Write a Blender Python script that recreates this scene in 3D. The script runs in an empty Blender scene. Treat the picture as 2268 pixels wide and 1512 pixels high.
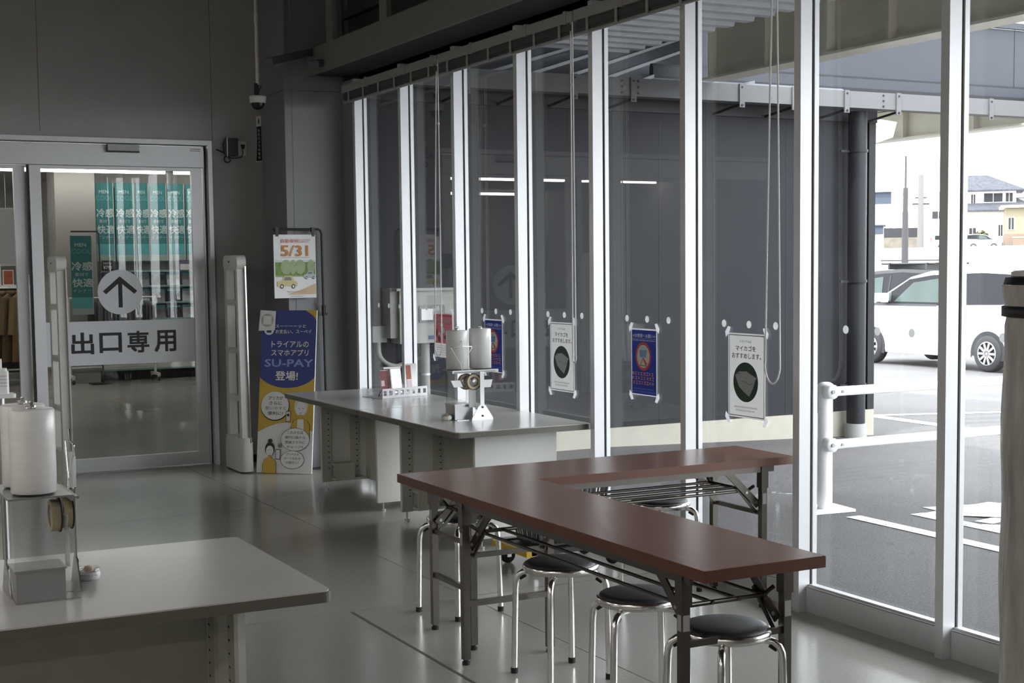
import bpy, math, random
import numpy as np
from mathutils import Matrix, Vector

random.seed(7)
sc = bpy.context.scene
COL = sc.collection

# ------------------------------------------------------------------ camera, world, sun, exposure
IMG_W, IMG_H = 2268.0, 1512.0
F_PX, YAW, PITCH, ROLL, CY = 3164.85, 0.479286, 0.0755312, -0.0110321, 826.4
CAM_H = 1.60


def camera_axes():
    cy, sy, cp, sp = math.cos(YAW), math.sin(YAW), math.cos(PITCH), math.sin(PITCH)
    fwd = Vector((sy * cp, cy * cp, -sp))
    rgt = Vector((cy, -sy, 0.0))
    up = rgt.cross(fwd)
    cr, sr = math.cos(ROLL), math.sin(ROLL)
    return cr * rgt + sr * up, -sr * rgt + cr * up, fwd


_r, _u, _f = camera_axes()
cam_data = bpy.data.cameras.new('camera')
cam_data.sensor_width = 36.0
cam_data.lens = 36.0 * F_PX / IMG_W
cam_data.shift_y = (CY - IMG_H / 2) / IMG_W
cam_data.clip_end = 500
cam = bpy.data.objects.new('camera', cam_data)
COL.objects.link(cam)
cam.matrix_world = Matrix(((_r.x, _u.x, -_f.x, 0), (_r.y, _u.y, -_f.y, 0), (_r.z, _u.z, -_f.z, CAM_H), (0, 0, 0, 1)))
sc.camera = cam

world = bpy.data.worlds.new('hazy_sky')
sc.world = world
world.use_nodes = True
wn = world.node_tree.nodes
wn['Background'].inputs[0].default_value = (0.93, 0.965, 1.0, 1)
wn['Background'].inputs[1].default_value = 2.5

sun_data = bpy.data.lights.new('sun', 'SUN')
sun_data.energy = 1.6
sun_data.angle = 0.02
sun_data.color = (1.0, 0.97, 0.92)
sun = bpy.data.objects.new('sun', sun_data)
COL.objects.link(sun)
sun.rotation_euler = Vector((0.46, 0.24, -0.85)).to_track_quat('-Z', 'Y').to_euler()

sc.view_settings.view_transform = 'Standard'
sc.view_settings.look = 'None'
sc.view_settings.gamma = 1.0
sc.view_settings.use_curve_mapping = False
sc.view_settings.exposure = 1.92
try:
    sc.cycles.max_bounces = 14
    sc.cycles.diffuse_bounces = 7
    sc.cycles.glossy_bounces = 5
    sc.cycles.transparent_max_bounces = 24
    sc.cycles.sample_clamp_indirect = 6.0
    sc.cycles.caustics_reflective = False
    sc.cycles.caustics_refractive = False
except Exception:
    pass


# ------------------------------------------------------------------ materials
MATS = {}


def new_mat(name):
    m = bpy.data.materials.new(name)
    m.use_nodes = True
    return m, m.node_tree.nodes, m.node_tree.links, m.node_tree.nodes['Principled BSDF']


def mat(name, col, rough=0.5, metal=0.0, var=0.0, scale=8.0, bump=0.0, bscale=60.0, spec=0.5, stretch=None, col2=None, alpha=None):
    """Principled material with optional noise colour variation and fine bump."""
    if name in MATS:
        return MATS[name]
    m, n, l, b = new_mat(name)
    b.inputs['Base Color'].default_value = (*col, 1)
    b.inputs['Roughness'].default_value = rough
    b.inputs['Metallic'].default_value = metal
    b.inputs['Specular IOR Level'].default_value = spec
    if var > 0 or bump > 0:
        tc = n.new('ShaderNodeTexCoord')
        mp = n.new('ShaderNodeMapping')
        l.new(tc.outputs['Object'], mp.inputs[0])
        if stretch:
            mp.inputs['Scale'].default_value = stretch
    if var > 0:
        nz = n.new('ShaderNodeTexNoise')
        nz.inputs['Scale'].default_value = scale
        nz.inputs['Detail'].default_value = 6
        nz.inputs['Roughness'].default_value = 0.6
        l.new(mp.outputs[0], nz.inputs['Vector'])
        cr = n.new('ShaderNodeValToRGB')
        c2 = col2 if col2 else tuple(min(1, c * (1 + var)) for c in col)
        c1 = col if col2 else tuple(c * (1 - var) for c in col)
        cr.color_ramp.elements[0].color = (*c1, 1)
        cr.color_ramp.elements[1].color = (*c2, 1)
        cr.color_ramp.elements[0].position = 0.3
        cr.color_ramp.elements[1].position = 0.7
        l.new(nz.outputs['Fac'], cr.inputs[0])
        l.new(cr.outputs[0], b.inputs['Base Color'])
    if bump > 0:
        nb = n.new('ShaderNodeTexNoise')
        nb.inputs['Scale'].default_value = bscale
        nb.inputs['Detail'].default_value = 4
        l.new(mp.outputs[0], nb.inputs['Vector'])
        bp = n.new('ShaderNodeBump')
        bp.inputs['Strength'].default_value = bump
        bp.inputs['Distance'].default_value = 0.01
        l.new(nb.outputs['Fac'], bp.inputs['Height'])
        l.new(bp.outputs[0], b.inputs['Normal'])
    MATS[name] = m
    return m


def emit(name, col, strength):
    if name in MATS:
        return MATS[name]
    m, n, l, b = new_mat(name)
    b.inputs['Base Color'].default_value = (*col, 1)
    b.inputs['Emission Color'].default_value = (*col, 1)
    b.inputs['Emission Strength'].default_value = strength
    MATS[name] = m
    return m


def glass(name, tint=(1, 1, 1), gain=1.0):
    """Architectural sheet glass: each face lets light straight through and mirrors its Fresnel share."""
    if name in MATS:
        return MATS[name]
    m, n, l, b = new_mat(name)
    n.remove(b)
    tr = n.new('ShaderNodeBsdfTransparent')
    tr.inputs[0].default_value = (*tint, 1)
    gl = n.new('ShaderNodeBsdfGlossy')
    gl.inputs['Roughness'].default_value = 0.0
    geo = n.new('ShaderNodeNewGeometry')
    ior = n.new('ShaderNodeMapRange')
    ior.inputs['To Min'].default_value = 1.5
    ior.inputs['To Max'].default_value = 1 / 1.5
    l.new(geo.outputs['Backfacing'], ior.inputs['Value'])
    fr = n.new('ShaderNodeFresnel')
    l.new(ior.outputs[0], fr.inputs['IOR'])
    mu = n.new('ShaderNodeMath')
    mu.operation = 'MULTIPLY'
    mu.inputs[1].default_value = gain
    l.new(fr.outputs[0], mu.inputs[0])
    mx = n.new('ShaderNodeMixShader')
    l.new(mu.outputs[0], mx.inputs[0])
    l.new(tr.outputs[0], mx.inputs[1])
    l.new(gl.outputs[0], mx.inputs[2])
    l.new(mx.outputs[0], n['Material Output'].inputs[0])
    MATS[name] = m
    return m


def paper_translucent(name, col, share=0.45):
    m, n, l, b = new_mat(name)
    b.inputs['Base Color'].default_value = (*col, 1)
    b.inputs['Roughness'].default_value = 0.7
    nz = n.new('ShaderNodeTexNoise'); nz.inputs['Scale'].default_value = 40
    mr = n.new('ShaderNodeMapRange'); mr.inputs['To Min'].default_value = share * 0.95; mr.inputs['To Max'].default_value = share * 1.05
    l.new(nz.outputs['Fac'], mr.inputs['Value'])
    tl = n.new('ShaderNodeBsdfTranslucent'); tl.inputs[0].default_value = (*col, 1)
    mx = n.new('ShaderNodeMixShader')
    l.new(mr.outputs[0], mx.inputs[0]); l.new(b.outputs[0], mx.inputs[1]); l.new(tl.outputs[0], mx.inputs[2])
    l.new(mx.outputs[0], n['Material Output'].inputs[0])
    MATS[name] = m
    return m


def concrete_floor():
    m, n, l, b = new_mat('polished_concrete')
    tc = n.new('ShaderNodeTexCoord')
    n1 = n.new('ShaderNodeTexNoise'); n1.inputs['Scale'].default_value = 0.9; n1.inputs['Detail'].default_value = 7; n1.inputs['Roughness'].default_value = 0.5
    n2 = n.new('ShaderNodeTexNoise'); n2.inputs['Scale'].default_value = 55; n2.inputs['Detail'].default_value = 5
    l.new(tc.outputs['Object'], n1.inputs['Vector']); l.new(tc.outputs['Object'], n2.inputs['Vector'])
    cr = n.new('ShaderNodeValToRGB')
    cr.color_ramp.elements[0].position = 0.2; cr.color_ramp.elements[0].color = (0.40, 0.385, 0.355, 1)
    cr.color_ramp.elements[1].position = 0.8; cr.color_ramp.elements[1].color = (0.47, 0.455, 0.42, 1)
    l.new(n1.outputs['Fac'], cr.inputs[0])
    mx = n.new('ShaderNodeMixRGB'); mx.blend_type = 'MULTIPLY'; mx.inputs[0].default_value = 0.25
    l.new(cr.outputs[0], mx.inputs[1]); l.new(n2.outputs['Fac'], mx.inputs[2])
    l.new(mx.outputs[0], b.inputs['Base Color'])
    rr = n.new('ShaderNodeMapRange'); rr.inputs['To Min'].default_value = 0.13; rr.inputs['To Max'].default_value = 0.24
    l.new(n1.outputs['Fac'], rr.inputs['Value']); l.new(rr.outputs[0], b.inputs['Roughness'])
    MATS['polished_concrete'] = m
    return m


def asphalt_mat():
    m, n, l, b = new_mat('asphalt')
    tc = n.new('ShaderNodeTexCoord')
    n1 = n.new('ShaderNodeTexNoise'); n1.inputs['Scale'].default_value = 0.7; n1.inputs['Detail'].default_value = 8
    n2 = n.new('ShaderNodeTexNoise'); n2.inputs['Scale'].default_value = 70; n2.inputs['Detail'].default_value = 5; n2.inputs['Roughness'].default_value = 0.75
    for q in (n1, n2):
        l.new(tc.outputs['Object'], q.inputs['Vector'])
    cr = n.new('ShaderNodeValToRGB')
    cr.color_ramp.elements[0].position = 0.3; cr.color_ramp.elements[0].color = (0.062, 0.060, 0.062, 1)
    cr.color_ramp.elements[1].position = 0.7; cr.color_ramp.elements[1].color = (0.088, 0.084, 0.086, 1)
    l.new(n1.outputs['Fac'], cr.inputs[0])
    c2 = n.new('ShaderNodeValToRGB')
    c2.color_ramp.elements[0].position = 0.35; c2.color_ramp.elements[0].color = (0.45, 0.45, 0.45, 1)
    c2.color_ramp.elements[1].position = 0.68; c2.color_ramp.elements[1].color = (1.5, 1.5, 1.5, 1)
    l.new(n2.outputs['Fac'], c2.inputs[0])
    mx = n.new('ShaderNodeMixRGB'); mx.blend_type = 'MULTIPLY'; mx.inputs[0].default_value = 1
    l.new(cr.outputs[0], mx.inputs[1]); l.new(c2.outputs[0], mx.inputs[2])
    l.new(mx.outputs[0], b.inputs['Base Color'])
    b.inputs['Roughness'].default_value = 0.85
    bp = n.new('ShaderNodeBump'); bp.inputs['Strength'].default_value = 0.6; bp.inputs['Distance'].default_value = 0.01
    l.new(n2.outputs['Fac'], bp.inputs['Height']); l.new(bp.outputs[0], b.inputs['Normal'])
    MATS['asphalt'] = m
    return m


def wood_mat():
    m, n, l, b = new_mat('walnut_laminate')
    tc = n.new('ShaderNodeTexCoord'); mp = n.new('ShaderNodeMapping')
    mp.inputs['Scale'].default_value = (14, 1.0, 14)
    l.new(tc.outputs['Object'], mp.inputs[0])
    nz = n.new('ShaderNodeTexNoise'); nz.inputs['Scale'].default_value = 6; nz.inputs['Detail'].default_value = 8; nz.inputs['Roughness'].default_value = 0.6
    l.new(mp.outputs[0], nz.inputs['Vector'])
    cr = n.new('ShaderNodeValToRGB')
    cr.color_ramp.elements[0].position = 0.3; cr.color_ramp.elements[0].color = (0.165, 0.070, 0.038, 1)
    cr.color_ramp.elements[1].position = 0.75; cr.color_ramp.elements[1].color = (0.210, 0.094, 0.054, 1)
    l.new(nz.outputs['Fac'], cr.inputs[0]); l.new(cr.outputs[0], b.inputs['Base Color'])
    b.inputs['Roughness'].default_value = 0.27
    b.inputs['Specular IOR Level'].default_value = 0.38
    MATS['walnut_laminate'] = m
    return m


FLOOR = concrete_floor(); ASPHALT = asphalt_mat(); WOOD = wood_mat()
WALL = mat('grey_wall_panel', (0.37, 0.36, 0.355), 0.6, var=0.05, scale=3)
COLPAINT = mat('column_cladding', (0.235, 0.235, 0.245), 0.5, var=0.04, scale=3)
DARKCEIL = mat('dark_ceiling', (0.06, 0.06, 0.06), 0.8, var=0.1, scale=4)
BEAMP = mat('beam_paint', (0.21, 0.21, 0.2), 0.6, var=0.04)
SOFFIT = mat('soffit_black', (0.045, 0.045, 0.045), 0.7, var=0.1)
ALU = mat('aluminium_frame', (0.70, 0.71, 0.73), 0.38, metal=0.25, var=0.02, scale=20)
ALUD = mat('aluminium_groove', (0.10, 0.10, 0.105), 0.6, var=0.05)
GASKET = mat('rubber_gasket', (0.02, 0.02, 0.02), 0.6, var=0.1)
GLASS = glass('sheet_glass', (0.985, 0.992, 0.99))
DOORGLASS = glass('door_glass', (0.97, 0.98, 0.975))
ACRYL = glass('clear_acrylic', (0.95, 0.955, 0.96), 1.2)
WHITEP = mat('white_paint', (0.78, 0.78, 0.77), 0.4, var=0.02)
WHITEPL = mat('white_plastic', (0.72, 0.72, 0.71), 0.35, var=0.03)
PAPER = mat('white_paper', (0.80, 0.80, 0.80), 0.7, var=0.02)
THINPAPER = paper_translucent('thin_white_paper', (0.82, 0.82, 0.82))
TAPE = paper_translucent('white_tape', (0.88, 0.89, 0.92), 0.5)
INK = mat('black_ink', (0.012, 0.012, 0.014), 0.6, var=0.1)
BLACKPL = mat('black_plastic', (0.015, 0.015, 0.016), 0.45, var=0.1)
BLACKV = mat('black_vinyl', (0.018, 0.018, 0.022), 0.5, var=0.15, bump=0.15, bscale=200)
CHROME = mat('chrome_tube', (0.72, 0.71, 0.69), 0.2, metal=1.0, var=0.04)
STEEL = mat('satin_steel', (0.55, 0.55, 0.55), 0.3, metal=0.9, var=0.05)
BRONZE = mat('bronze_steel_leg', (0.13, 0.118, 0.105), 0.32, metal=0.9, var=0.06)
RUBBER = mat('black_rubber', (0.012, 0.012, 0.012), 0.7, var=0.1)
LAMIN = mat('cream_laminate', (0.58, 0.57, 0.55), 0.2, var=0.02, scale=4)
EDGING = mat('table_edging', (0.12, 0.112, 0.092), 0.45, var=0.06)
SHELFST = mat('shelf_steel', (0.47, 0.47, 0.42), 0.45, var=0.03)
ENDPAN = mat('end_panel_steel', (0.66, 0.66, 0.63), 0.4, var=0.02)
SLOT = mat('slot_shadow', (0.02, 0.02, 0.018), 0.9, var=0.1)
FILM = mat('bag_film', (0.80, 0.80, 0.79), 0.28, var=0.04, scale=5, stretch=(1, 1, 12))
EASM = mat('gate_plastic', (0.56, 0.56, 0.53), 0.4, var=0.04)
NAVYWALL = mat('navy_wall_panel', (0.011, 0.0125, 0.017), 0.6, var=0.06, scale=2, spec=0.2)
NAVYTRIM = mat('navy_trim', (0.008, 0.009, 0.013), 0.5, var=0.06, spec=0.25)
PLINTH = mat('cream_plinth', (0.34, 0.325, 0.275), 0.8, var=0.06, scale=6, bump=0.1)
FASCIA = mat('fascia_blue_grey', (0.029, 0.033, 0.043), 0.5, var=0.03, spec=0.25)
CREAMST = mat('cream_steel', (0.72, 0.69, 0.58), 0.5, var=0.05, scale=5)
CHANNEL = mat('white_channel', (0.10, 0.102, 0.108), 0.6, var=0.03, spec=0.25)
DECK = mat('corrugated_deck', (0.60, 0.62, 0.65), 0.4, var=0.03)
ROADP = mat('road_paint', (0.84, 0.84, 0.83), 0.7, var=0.05, scale=12)
RAILW = mat('barrier_white', (0.86, 0.86, 0.87), 0.35, var=0.02)
MIDGREY = mat('mid_grey_plastic', (0.3, 0.3, 0.3), 0.5, var=0.05)
BOXGREY = mat('meter_box_beige', (0.30, 0.30, 0.275), 0.5, var=0.04)
DKGLASS = mat('dark_meter_glass', (0.05, 0.055, 0.06), 0.12, var=0.1)


# ------------------------------------------------------------------ mesh builder
class MB:
    def __init__(s):
        s.v = []; s.f = []; s.sm = []

    def add(s, vs, fs, smooth=False):
        o = len(s.v)
        s.v.extend([tuple(p) for p in vs])
        s.f.extend([tuple(i + o for i in f) for f in fs])
        s.sm.extend([smooth] * len(fs))
        return s

    def box(s, x0, x1, y0, y1, z0, z1):
        vs = [(x0, y0, z0), (x1, y0, z0), (x1, y1, z0), (x0, y1, z0), (x0, y0, z1), (x1, y0, z1), (x1, y1, z1), (x0, y1, z1)]
        return s.add(vs, [(0, 3, 2, 1), (4, 5, 6, 7), (0, 1, 5, 4), (1, 2, 6, 5), (2, 3, 7, 6), (3, 0, 4, 7)])

    def obox(s, c, sx, sy, sz, rot):
        vs = []
        for a in (-1, 1):
            for b in (-1, 1):
                for d in (-1, 1):
                    vs.append(Vector(c) + rot @ Vector((a * sx / 2, b * sy / 2, d * sz / 2)))
        return s.add(vs, [(0, 1, 3, 2), (4, 6, 7, 5), (0, 4, 5, 1), (2, 3, 7, 6), (0, 2, 6, 4), (1, 5, 7, 3)])

    def bar(s, p0, p1, w, h):
        """rectangular bar between two points; w sideways, h upward"""
        p0, p1 = Vector(p0), Vector(p1)
        d = (p1 - p0)
        L = d.length
        d.normalize()
        up = Vector((0, 0, 1)) if abs(d.z) < 0.95 else Vector((0, 1, 0))
        side = d.cross(up).normalized()
        up = side.cross(d)
        rot = Matrix((d, side, up)).transposed()
        return s.obox((p0 + p1) / 2, L, w, h, rot)

    def cyl(s, p0, p1, r0, r1=None, n=16, caps=True):
        r1 = r0 if r1 is None else r1
        p0, p1 = Vector(p0), Vector(p1)
        d = (p1 - p0).normalized()
        a = Vector((1, 0, 0)) if abs(d.x) < 0.9 else Vector((0, 1, 0))
        u = d.cross(a).normalized(); w = d.cross(u)
        vs = []
        for k in range(n):
            t = 2 * math.pi * k / n
            o = math.cos(t) * u + math.sin(t) * w
            vs.append(p0 + o * r0); vs.append(p1 + o * r1)
        s.add(vs, [(2 * k, 2 * k + 1, 2 * ((k + 1) % n) + 1, 2 * ((k + 1) % n)) for k in range(n)], True)
        if caps:
            s.add([vs[2 * k] for k in range(n)], [tuple(range(n))])
            s.add([vs[2 * k + 1] for k in range(n)], [tuple(reversed(range(n)))])
        return s

    def tube(s, pts, r, n=10, closed=False):
        pts = [Vector(p) for p in pts]
        m = len(pts)
        rings = []
        prev = None
        for i, p in enumerate(pts):
            if closed:
                d = (pts[(i + 1) % m] - pts[i - 1])
            else:
                d = pts[min(i + 1, m - 1)] - pts[max(i - 1, 0)]
            d.normalize()
            if prev is None:
                a = Vector((0, 0, 1)) if abs(d.z) < 0.9 else Vector((1, 0, 0))
                u = d.cross(a).normalized()
            else:
                u = (prev - d * prev.dot(d)).normalized()
            prev = u
            w = d.cross(u)
            rings.append([p + r * (math.cos(2 * math.pi * k / n) * u + math.sin(2 * math.pi * k / n) * w) for k in range(n)])
        vs = [q for ring in rings for q in ring]
        fs = []
        for i in range(m if closed else m - 1):
            j = (i + 1) % m
            for k in range(n):
                fs.append((i * n + k, i * n + (k + 1) % n, j * n + (k + 1) % n, j * n + k))
        s.add(vs, fs, True)
        if not closed:
            s.add(rings[0], [tuple(reversed(range(n)))]); s.add(rings[-1], [tuple(range(n))])
        return s

    def lathe(s, prof, c=(0, 0, 0), n=28, axis='z', smooth=True):
        vs = []
        for (r, h) in prof:
            for k in range(n):
                t = 2 * math.pi * k / n
                a, b = r * math.cos(t), r * math.sin(t)
                if axis == 'z':
                    vs.append((c[0] + a, c[1] + b, c[2] + h))
                elif axis == 'y':
                    vs.append((c[0] + a, c[1] + h, c[2] + b))
                else:
                    vs.append((c[0] + h, c[1] + a, c[2] + b))
        fs = []
        for i in range(len(prof) - 1):
            for k in range(n):
                q = (i * n + k, i * n + (k + 1) % n, (i + 1) * n + (k + 1) % n, (i + 1) * n + k)
                fs.append(q if axis != 'y' else q[::-1])
        return s.add(vs, fs, smooth)

    def prism(s, pts, fn, t0, t1):
        """pts: 2-D outline (counter-clockwise); fn(a, b, t) -> 3-D; extruded from t0 to t1"""
        n = len(pts)
        vs = [fn(a, b, t0) for a, b in pts] + [fn(a, b, t1) for a, b in pts]
        fs = [tuple(reversed(range(n))), tuple(range(n, 2 * n))]
        fs += [(i, (i + 1) % n, n + (i + 1) % n, n + i) for i in range(n)]
        return s.add(vs, fs)


def rrect(x0, y0, x1, y1, r, k=5):
    out = []
    for cx, cy, a0 in ((x1 - r, y0 + r, -90), (x1 - r, y1 - r, 0), (x0 + r, y1 - r, 90), (x0 + r, y0 + r, 180)):
        for i in range(k + 1):
            a = math.radians(a0 + 90 * i / k)
            out.append((cx + r * math.cos(a), cy + r * math.sin(a)))
    return out


def ellipse(cx, cy, rx, ry, n=32):
    return [(cx + rx * math.cos(2 * math.pi * k / n), cy + ry * math.sin(2 * math.pi * k / n)) for k in range(n)]


XY = lambda a, b, t: (a, b, t)
XZ = lambda a, b, t: (a, t, b)
YZ = lambda a, b, t: (t, a, b)


def mesh_obj(name, mb, m, parent=None, shift=None):
    me = bpy.data.meshes.new(name)
    vs = mb.v
    if shift is not None:
        inv = shift
        vs = [tuple(inv @ Vector(p)) for p in vs]
    me.from_pydata(vs, [], mb.f)
    me.polygons.foreach_set('use_smooth', mb.sm)
    me.update()
    me.materials.append(m)
    o = bpy.data.objects.new(name, me)
    COL.objects.link(o)
    if parent is not None:
        o.parent = parent
    return o


def thing(name, label, cat, loc=(0, 0, 0), rotz=0.0, group=None, kind=None):
    o = bpy.data.objects.new(name, None)
    COL.objects.link(o)
    o.location = loc
    o.rotation_euler = (0, 0, rotz)
    o.empty_display_size = 0.1
    if label:
        o['label'] = label
    if cat:
        o['category'] = cat
    if group:
        o['group'] = group
    if kind:
        o['kind'] = kind
    return o


def inv_of(t):
    while t.parent is not None:
        t = t.parent
    return (Matrix.Translation(t.location) @ Matrix.Rotation(t.rotation_euler[2], 4, 'Z')).inverted()


def part(parent, name, mb, m, world=False, label=None):
    o = mesh_obj(name, mb, m, parent, inv_of(parent) if world else None)
    if label:
        o['label'] = label
    return o


def single(name, mb, m, label, cat, group=None, kind=None):
    """a thing that is one mesh, given in world coordinates; its origin sits at its base"""
    xs = [p[0] for p in mb.v]; ys = [p[1] for p in mb.v]; zs = [p[2] for p in mb.v]
    b = Vector(((min(xs) + max(xs)) / 2, (min(ys) + max(ys)) / 2, min(zs)))
    o = mesh_obj(name, mb, m, None, Matrix.Translation(-b))
    o.location = b
    if label:
        o['label'] = label
    if cat:
        o['category'] = cat
    if group:
        o['group'] = group
    if kind:
        o['kind'] = kind
    return o


def struct(name, mb, m, label=None):
    o = mesh_obj(name, mb, m)
    o['kind'] = 'structure'
    if label:
        o['label'] = label
    return o


def struct_root(name, label=None):
    o = bpy.data.objects.new(name, None)
    COL.objects.link(o)
    o['kind'] = 'structure'
    if label:
        o['label'] = label
    return o


def copy_tree(o, parent=None):
    c = o.copy()
    COL.objects.link(c)
    c.parent = parent
    for ch in list(o.children):
        copy_tree(ch, c)
    return c


# ------------------------------------------------------------------ flat print: lettering and pictures on a plane
_TXT = {}


def text_geo(s, bold=0.0):
    bold = 0.0
    key = (s, bold)
    if key in _TXT:
        return _TXT[key]
    cu = bpy.data.curves.new('lettering_source', 'FONT')
    cu.body = s
    cu.size = 1.0
    cu.offset = bold
    cu.resolution_u = 2
    cu.fill_mode = 'FRONT'
    o = bpy.data.objects.new('lettering_source', cu)
    COL.objects.link(o)
    dg = bpy.context.evaluated_depsgraph_get()
    me = bpy.data.meshes.new_from_object(o.evaluated_get(dg))
    vs = [(v.co.x, v.co.y) for v in me.vertices]
    fs = [tuple(p.vertices) for p in me.polygons]
    bpy.data.objects.remove(o)
    bpy.data.curves.remove(cu)
    bpy.data.meshes.remove(me)
    if vs:
        x0 = min(v[0] for v in vs); x1 = max(v[0] for v in vs)
        y0 = min(v[1] for v in vs); y1 = max(v[1] for v in vs)
    else:
        x0 = y0 = 0; x1 = y1 = 1
    vs = [((x - (x0 + x1) / 2), (y - (y0 + y1) / 2)) for x, y in vs]
    _TXT[key] = (vs, fs, x1 - x0, y1 - y0)
    return _TXT[key]


class Print:
    """collects flat shapes on the plane O + a*R + b*U, each layer a hair further along the normal"""

    def __init__(s, parent, O, R, U, world=True, eps=0.0004, bend=None):
        s.p = parent; s.O = Vector(O); s.R = Vector(R).normalized(); s.U = Vector(U).normalized()
        s.N = s.R.cross(s.U).normalized()
        s.k = 1; s.eps = eps; s.acc = {}; s.world = world; s.bend = bend

    def P(s, a, b, h):
        q = s.O + s.R * a + s.U * b + s.N * h
        if s.bend:
            q = q + s.N * s.bend(a, b)
        return q

    def shape(s, pts, m, name='printed_shape', up=True):
        h = s.eps * s.k
        if up:
            s.k += 1
        mb = s.acc.setdefault((name, m.name), MB())
        mb.add([s.P(a, b, h) for a, b in pts], [tuple(range(len(pts)))])
        return s

    def rect(s, x0, y0, x1, y1, m, name='printed_shape', up=True):
        return s.shape([(x0, y0), (x1, y0), (x1, y1), (x0, y1)], m, name, up)

    def text(s, t, cx, cy, m, w=None, h=None, bold=0.0, name='lettering', vertical=False):
        if vertical:
            n = len(t)
            for i, ch in enumerate(t):
                s.text(ch, cx, cy + h * (0.5 - (i + 0.5) / n), m, h=h / n * 0.8, w=w, bold=bold, name=name)
            return s
        vs, fs, W, H = text_geo(t, bold)
        if not vs:
            return s
        if w and h:
            sx, sy = w / W, h / H
        elif w:
            sx = sy = w / W
        else:
            sx = sy = h / H
        o = s.eps * s.k
        mb = s.acc.setdefault((name, m.name), MB())
        d = bold * 0.9
        for dx, dy in (((0, 0),) if bold == 0 else ((-d, -d), (d, -d), (d, d), (-d, d))):
            mb.add([s.P(cx + (x + dx) * sx, cy + (y + dy) * sy, o) for x, y in vs], fs)
            o += s.eps * 0.05
        return s

    def marks(s, x0, x1, y, h, m, n, name='fine_print', seed=1):
        """a line of print too small to read: short dashes"""
        rnd = random.Random(seed)
        o = s.eps * s.k
        mb = s.acc.setdefault((name, m.name), MB())
        d = (x1 - x0) / n
        for i in range(n):
            a = x0 + d * i
            w = d * rnd.uniform(0.55, 0.88)
            hh = h * rnd.uniform(0.6, 1.0)
            for (u0, u1, v0, v1) in ((0, w, -hh / 2, -hh / 2 + h * .22), (0, w, hh / 2 - h * .22, hh / 2), (w * .38, w * .62, -hh / 2, hh / 2)):
                mb.add([s.P(a + u0, y + v0, o), s.P(a + u1, y + v0, o), s.P(a + u1, y + v1, o), s.P(a + u0, y + v1, o)], [(0, 1, 2, 3)])
        return s

    def done(s):
        for (name, mn), mb in s.acc.items():
            part(s.p, name, mb, bpy.data.materials[mn], world=s.world)


# ================================================================== STRUCTURE
# ---- floor: concrete slabs between saw-cut joints, over a dark bed
floor = struct('floor', MB().box(-8, 4.24, -8, 11.6, -0.12, -0.012), SLOT, 'polished grey concrete floor with saw-cut joints')


def slab(x0, x1, y0, y1):
    part(floor, 'floor_slab', MB().box(x0, x1, y0, y1, -0.10, 0.0), FLOOR)


JW = 0.003
slab(-8, 2.345 - 0.009, -8, 6.17 - JW)
slab(2.345 + 0.009, 2.945 - JW, -8, 6.17 - 0.006)
slab(2.945 + JW, 4.235, -8, 6.17 - 0.006)
slab(-8, 2.945 - JW, 6.17 + 0.004, 9.17 - 0.002)
slab(-8, 2.945 - JW, 9.17 + 0.002, 11.6)
slab(2.945 + JW, 4.235, 6.17 + 0.005, 11.6)

# ---- room shell
YB = 11.43
wb = MB().box(-8, 4.13, YB, YB + 0.15, 2.625, 5.0)
wb.box(3.225, 4.13, YB, YB + 0.15, 0, 2.625).box(-8, -0.35, YB, YB + 0.15, 0, 2.625)
struct('wall_back', wb, WALL)
HALLW = mat('hall_wall_white', (0.45, 0.44, 0.42), 0.7, var=0.02)
struct('wall_left', MB().box(-8.15, -8, -8, 11.58, 0, 5), HALLW)
struct('wall_front', MB().box(-8, 4.3, -8.15, -8, 0, 5), HALLW)
struct('ceiling', MB().box(-8.15, 4.3, -8.15, 11.58, 5, 5.15), DARKCEIL)
struct('wall_right', MB().box(4.19, 4.30, -8, 10.83, 3.06, 5.0), DARKCEIL)
# jamb between last mullion and the column, and outer return
struct('wall_corner', MB().box(4.123, 4.24, 10.592, 10.82, 0, 3.06).box(4.13, 4.24, 10.82, 11.58, 0, 5), COLPAINT)
pil = struct('pillar', MB().box(3.65, 4.128, 10.8, YB, 0, 2.978).box(3.65, 4.128, 10.8, YB, 2.984, 5.0).box(3.66, 4.12, 10.81, YB, 2.97, 2.99), COLPAINT)
part(pil, 'corner_bead', MB().box(3.636, 3.652, 10.786, 10.802, 0, 5).box(3.700, 3.706, 10.797, 10.801, 0, 5), COLPAINT)
part(pil, 'end_bead', MB().box(4.090, 4.096, 10.797, 10.801, 0, 5), COLPAINT)
struct('baseboard_back', MB().box(3.30, 3.65, YB - 0.012, YB, 0, 0.06), BLACKPL)
# faint panel joints on the back wall
struct('trim_1', MB().box(3.238, 3.241, YB - 0.002, YB, 2.62, 5).box(1.90, 1.903, YB - 0.002, YB, 2.66, 5).box(0.4, .403, YB - .002, YB, 2.66, 5), mat('wall_joint', (0.12, 0.118, 0.118), 0.7, var=0.05))

# ---- unseen lamps added on the camera's side to brighten the interior
ADDED_HALL = emit('added_hall_glow', (1.0, 0.96, 0.90), 5.0)
for ly in (-5.0, -1.6, 1.8, 5.2, 8.6):
    for lx in ((-6.6, -4.0, -1.6) if ly < 3 else (-6.6, -4.0)):
        t = thing('ceiling_light', 'long unseen lamp added to brighten the hall', 'ceiling light', (lx, ly, 3.9), 0, 'rows of added hall lamps')
        part(t, 'diffuser', MB().box(-1.15, 1.15, -0.10, 0.10, 0.0, 0.02), ADDED_HALL)
        part(t, 'housing', MB().box(-1.2, 1.2, -0.13, 0.13, 0.02, 0.07), WHITEP)
        for hx in (-0.9, 0.9):
            part(t, 'hanger_wire', MB().cyl((hx, 0, 0.07), (hx, 0, 1.1), 0.004, n=6), STEEL)

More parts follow.
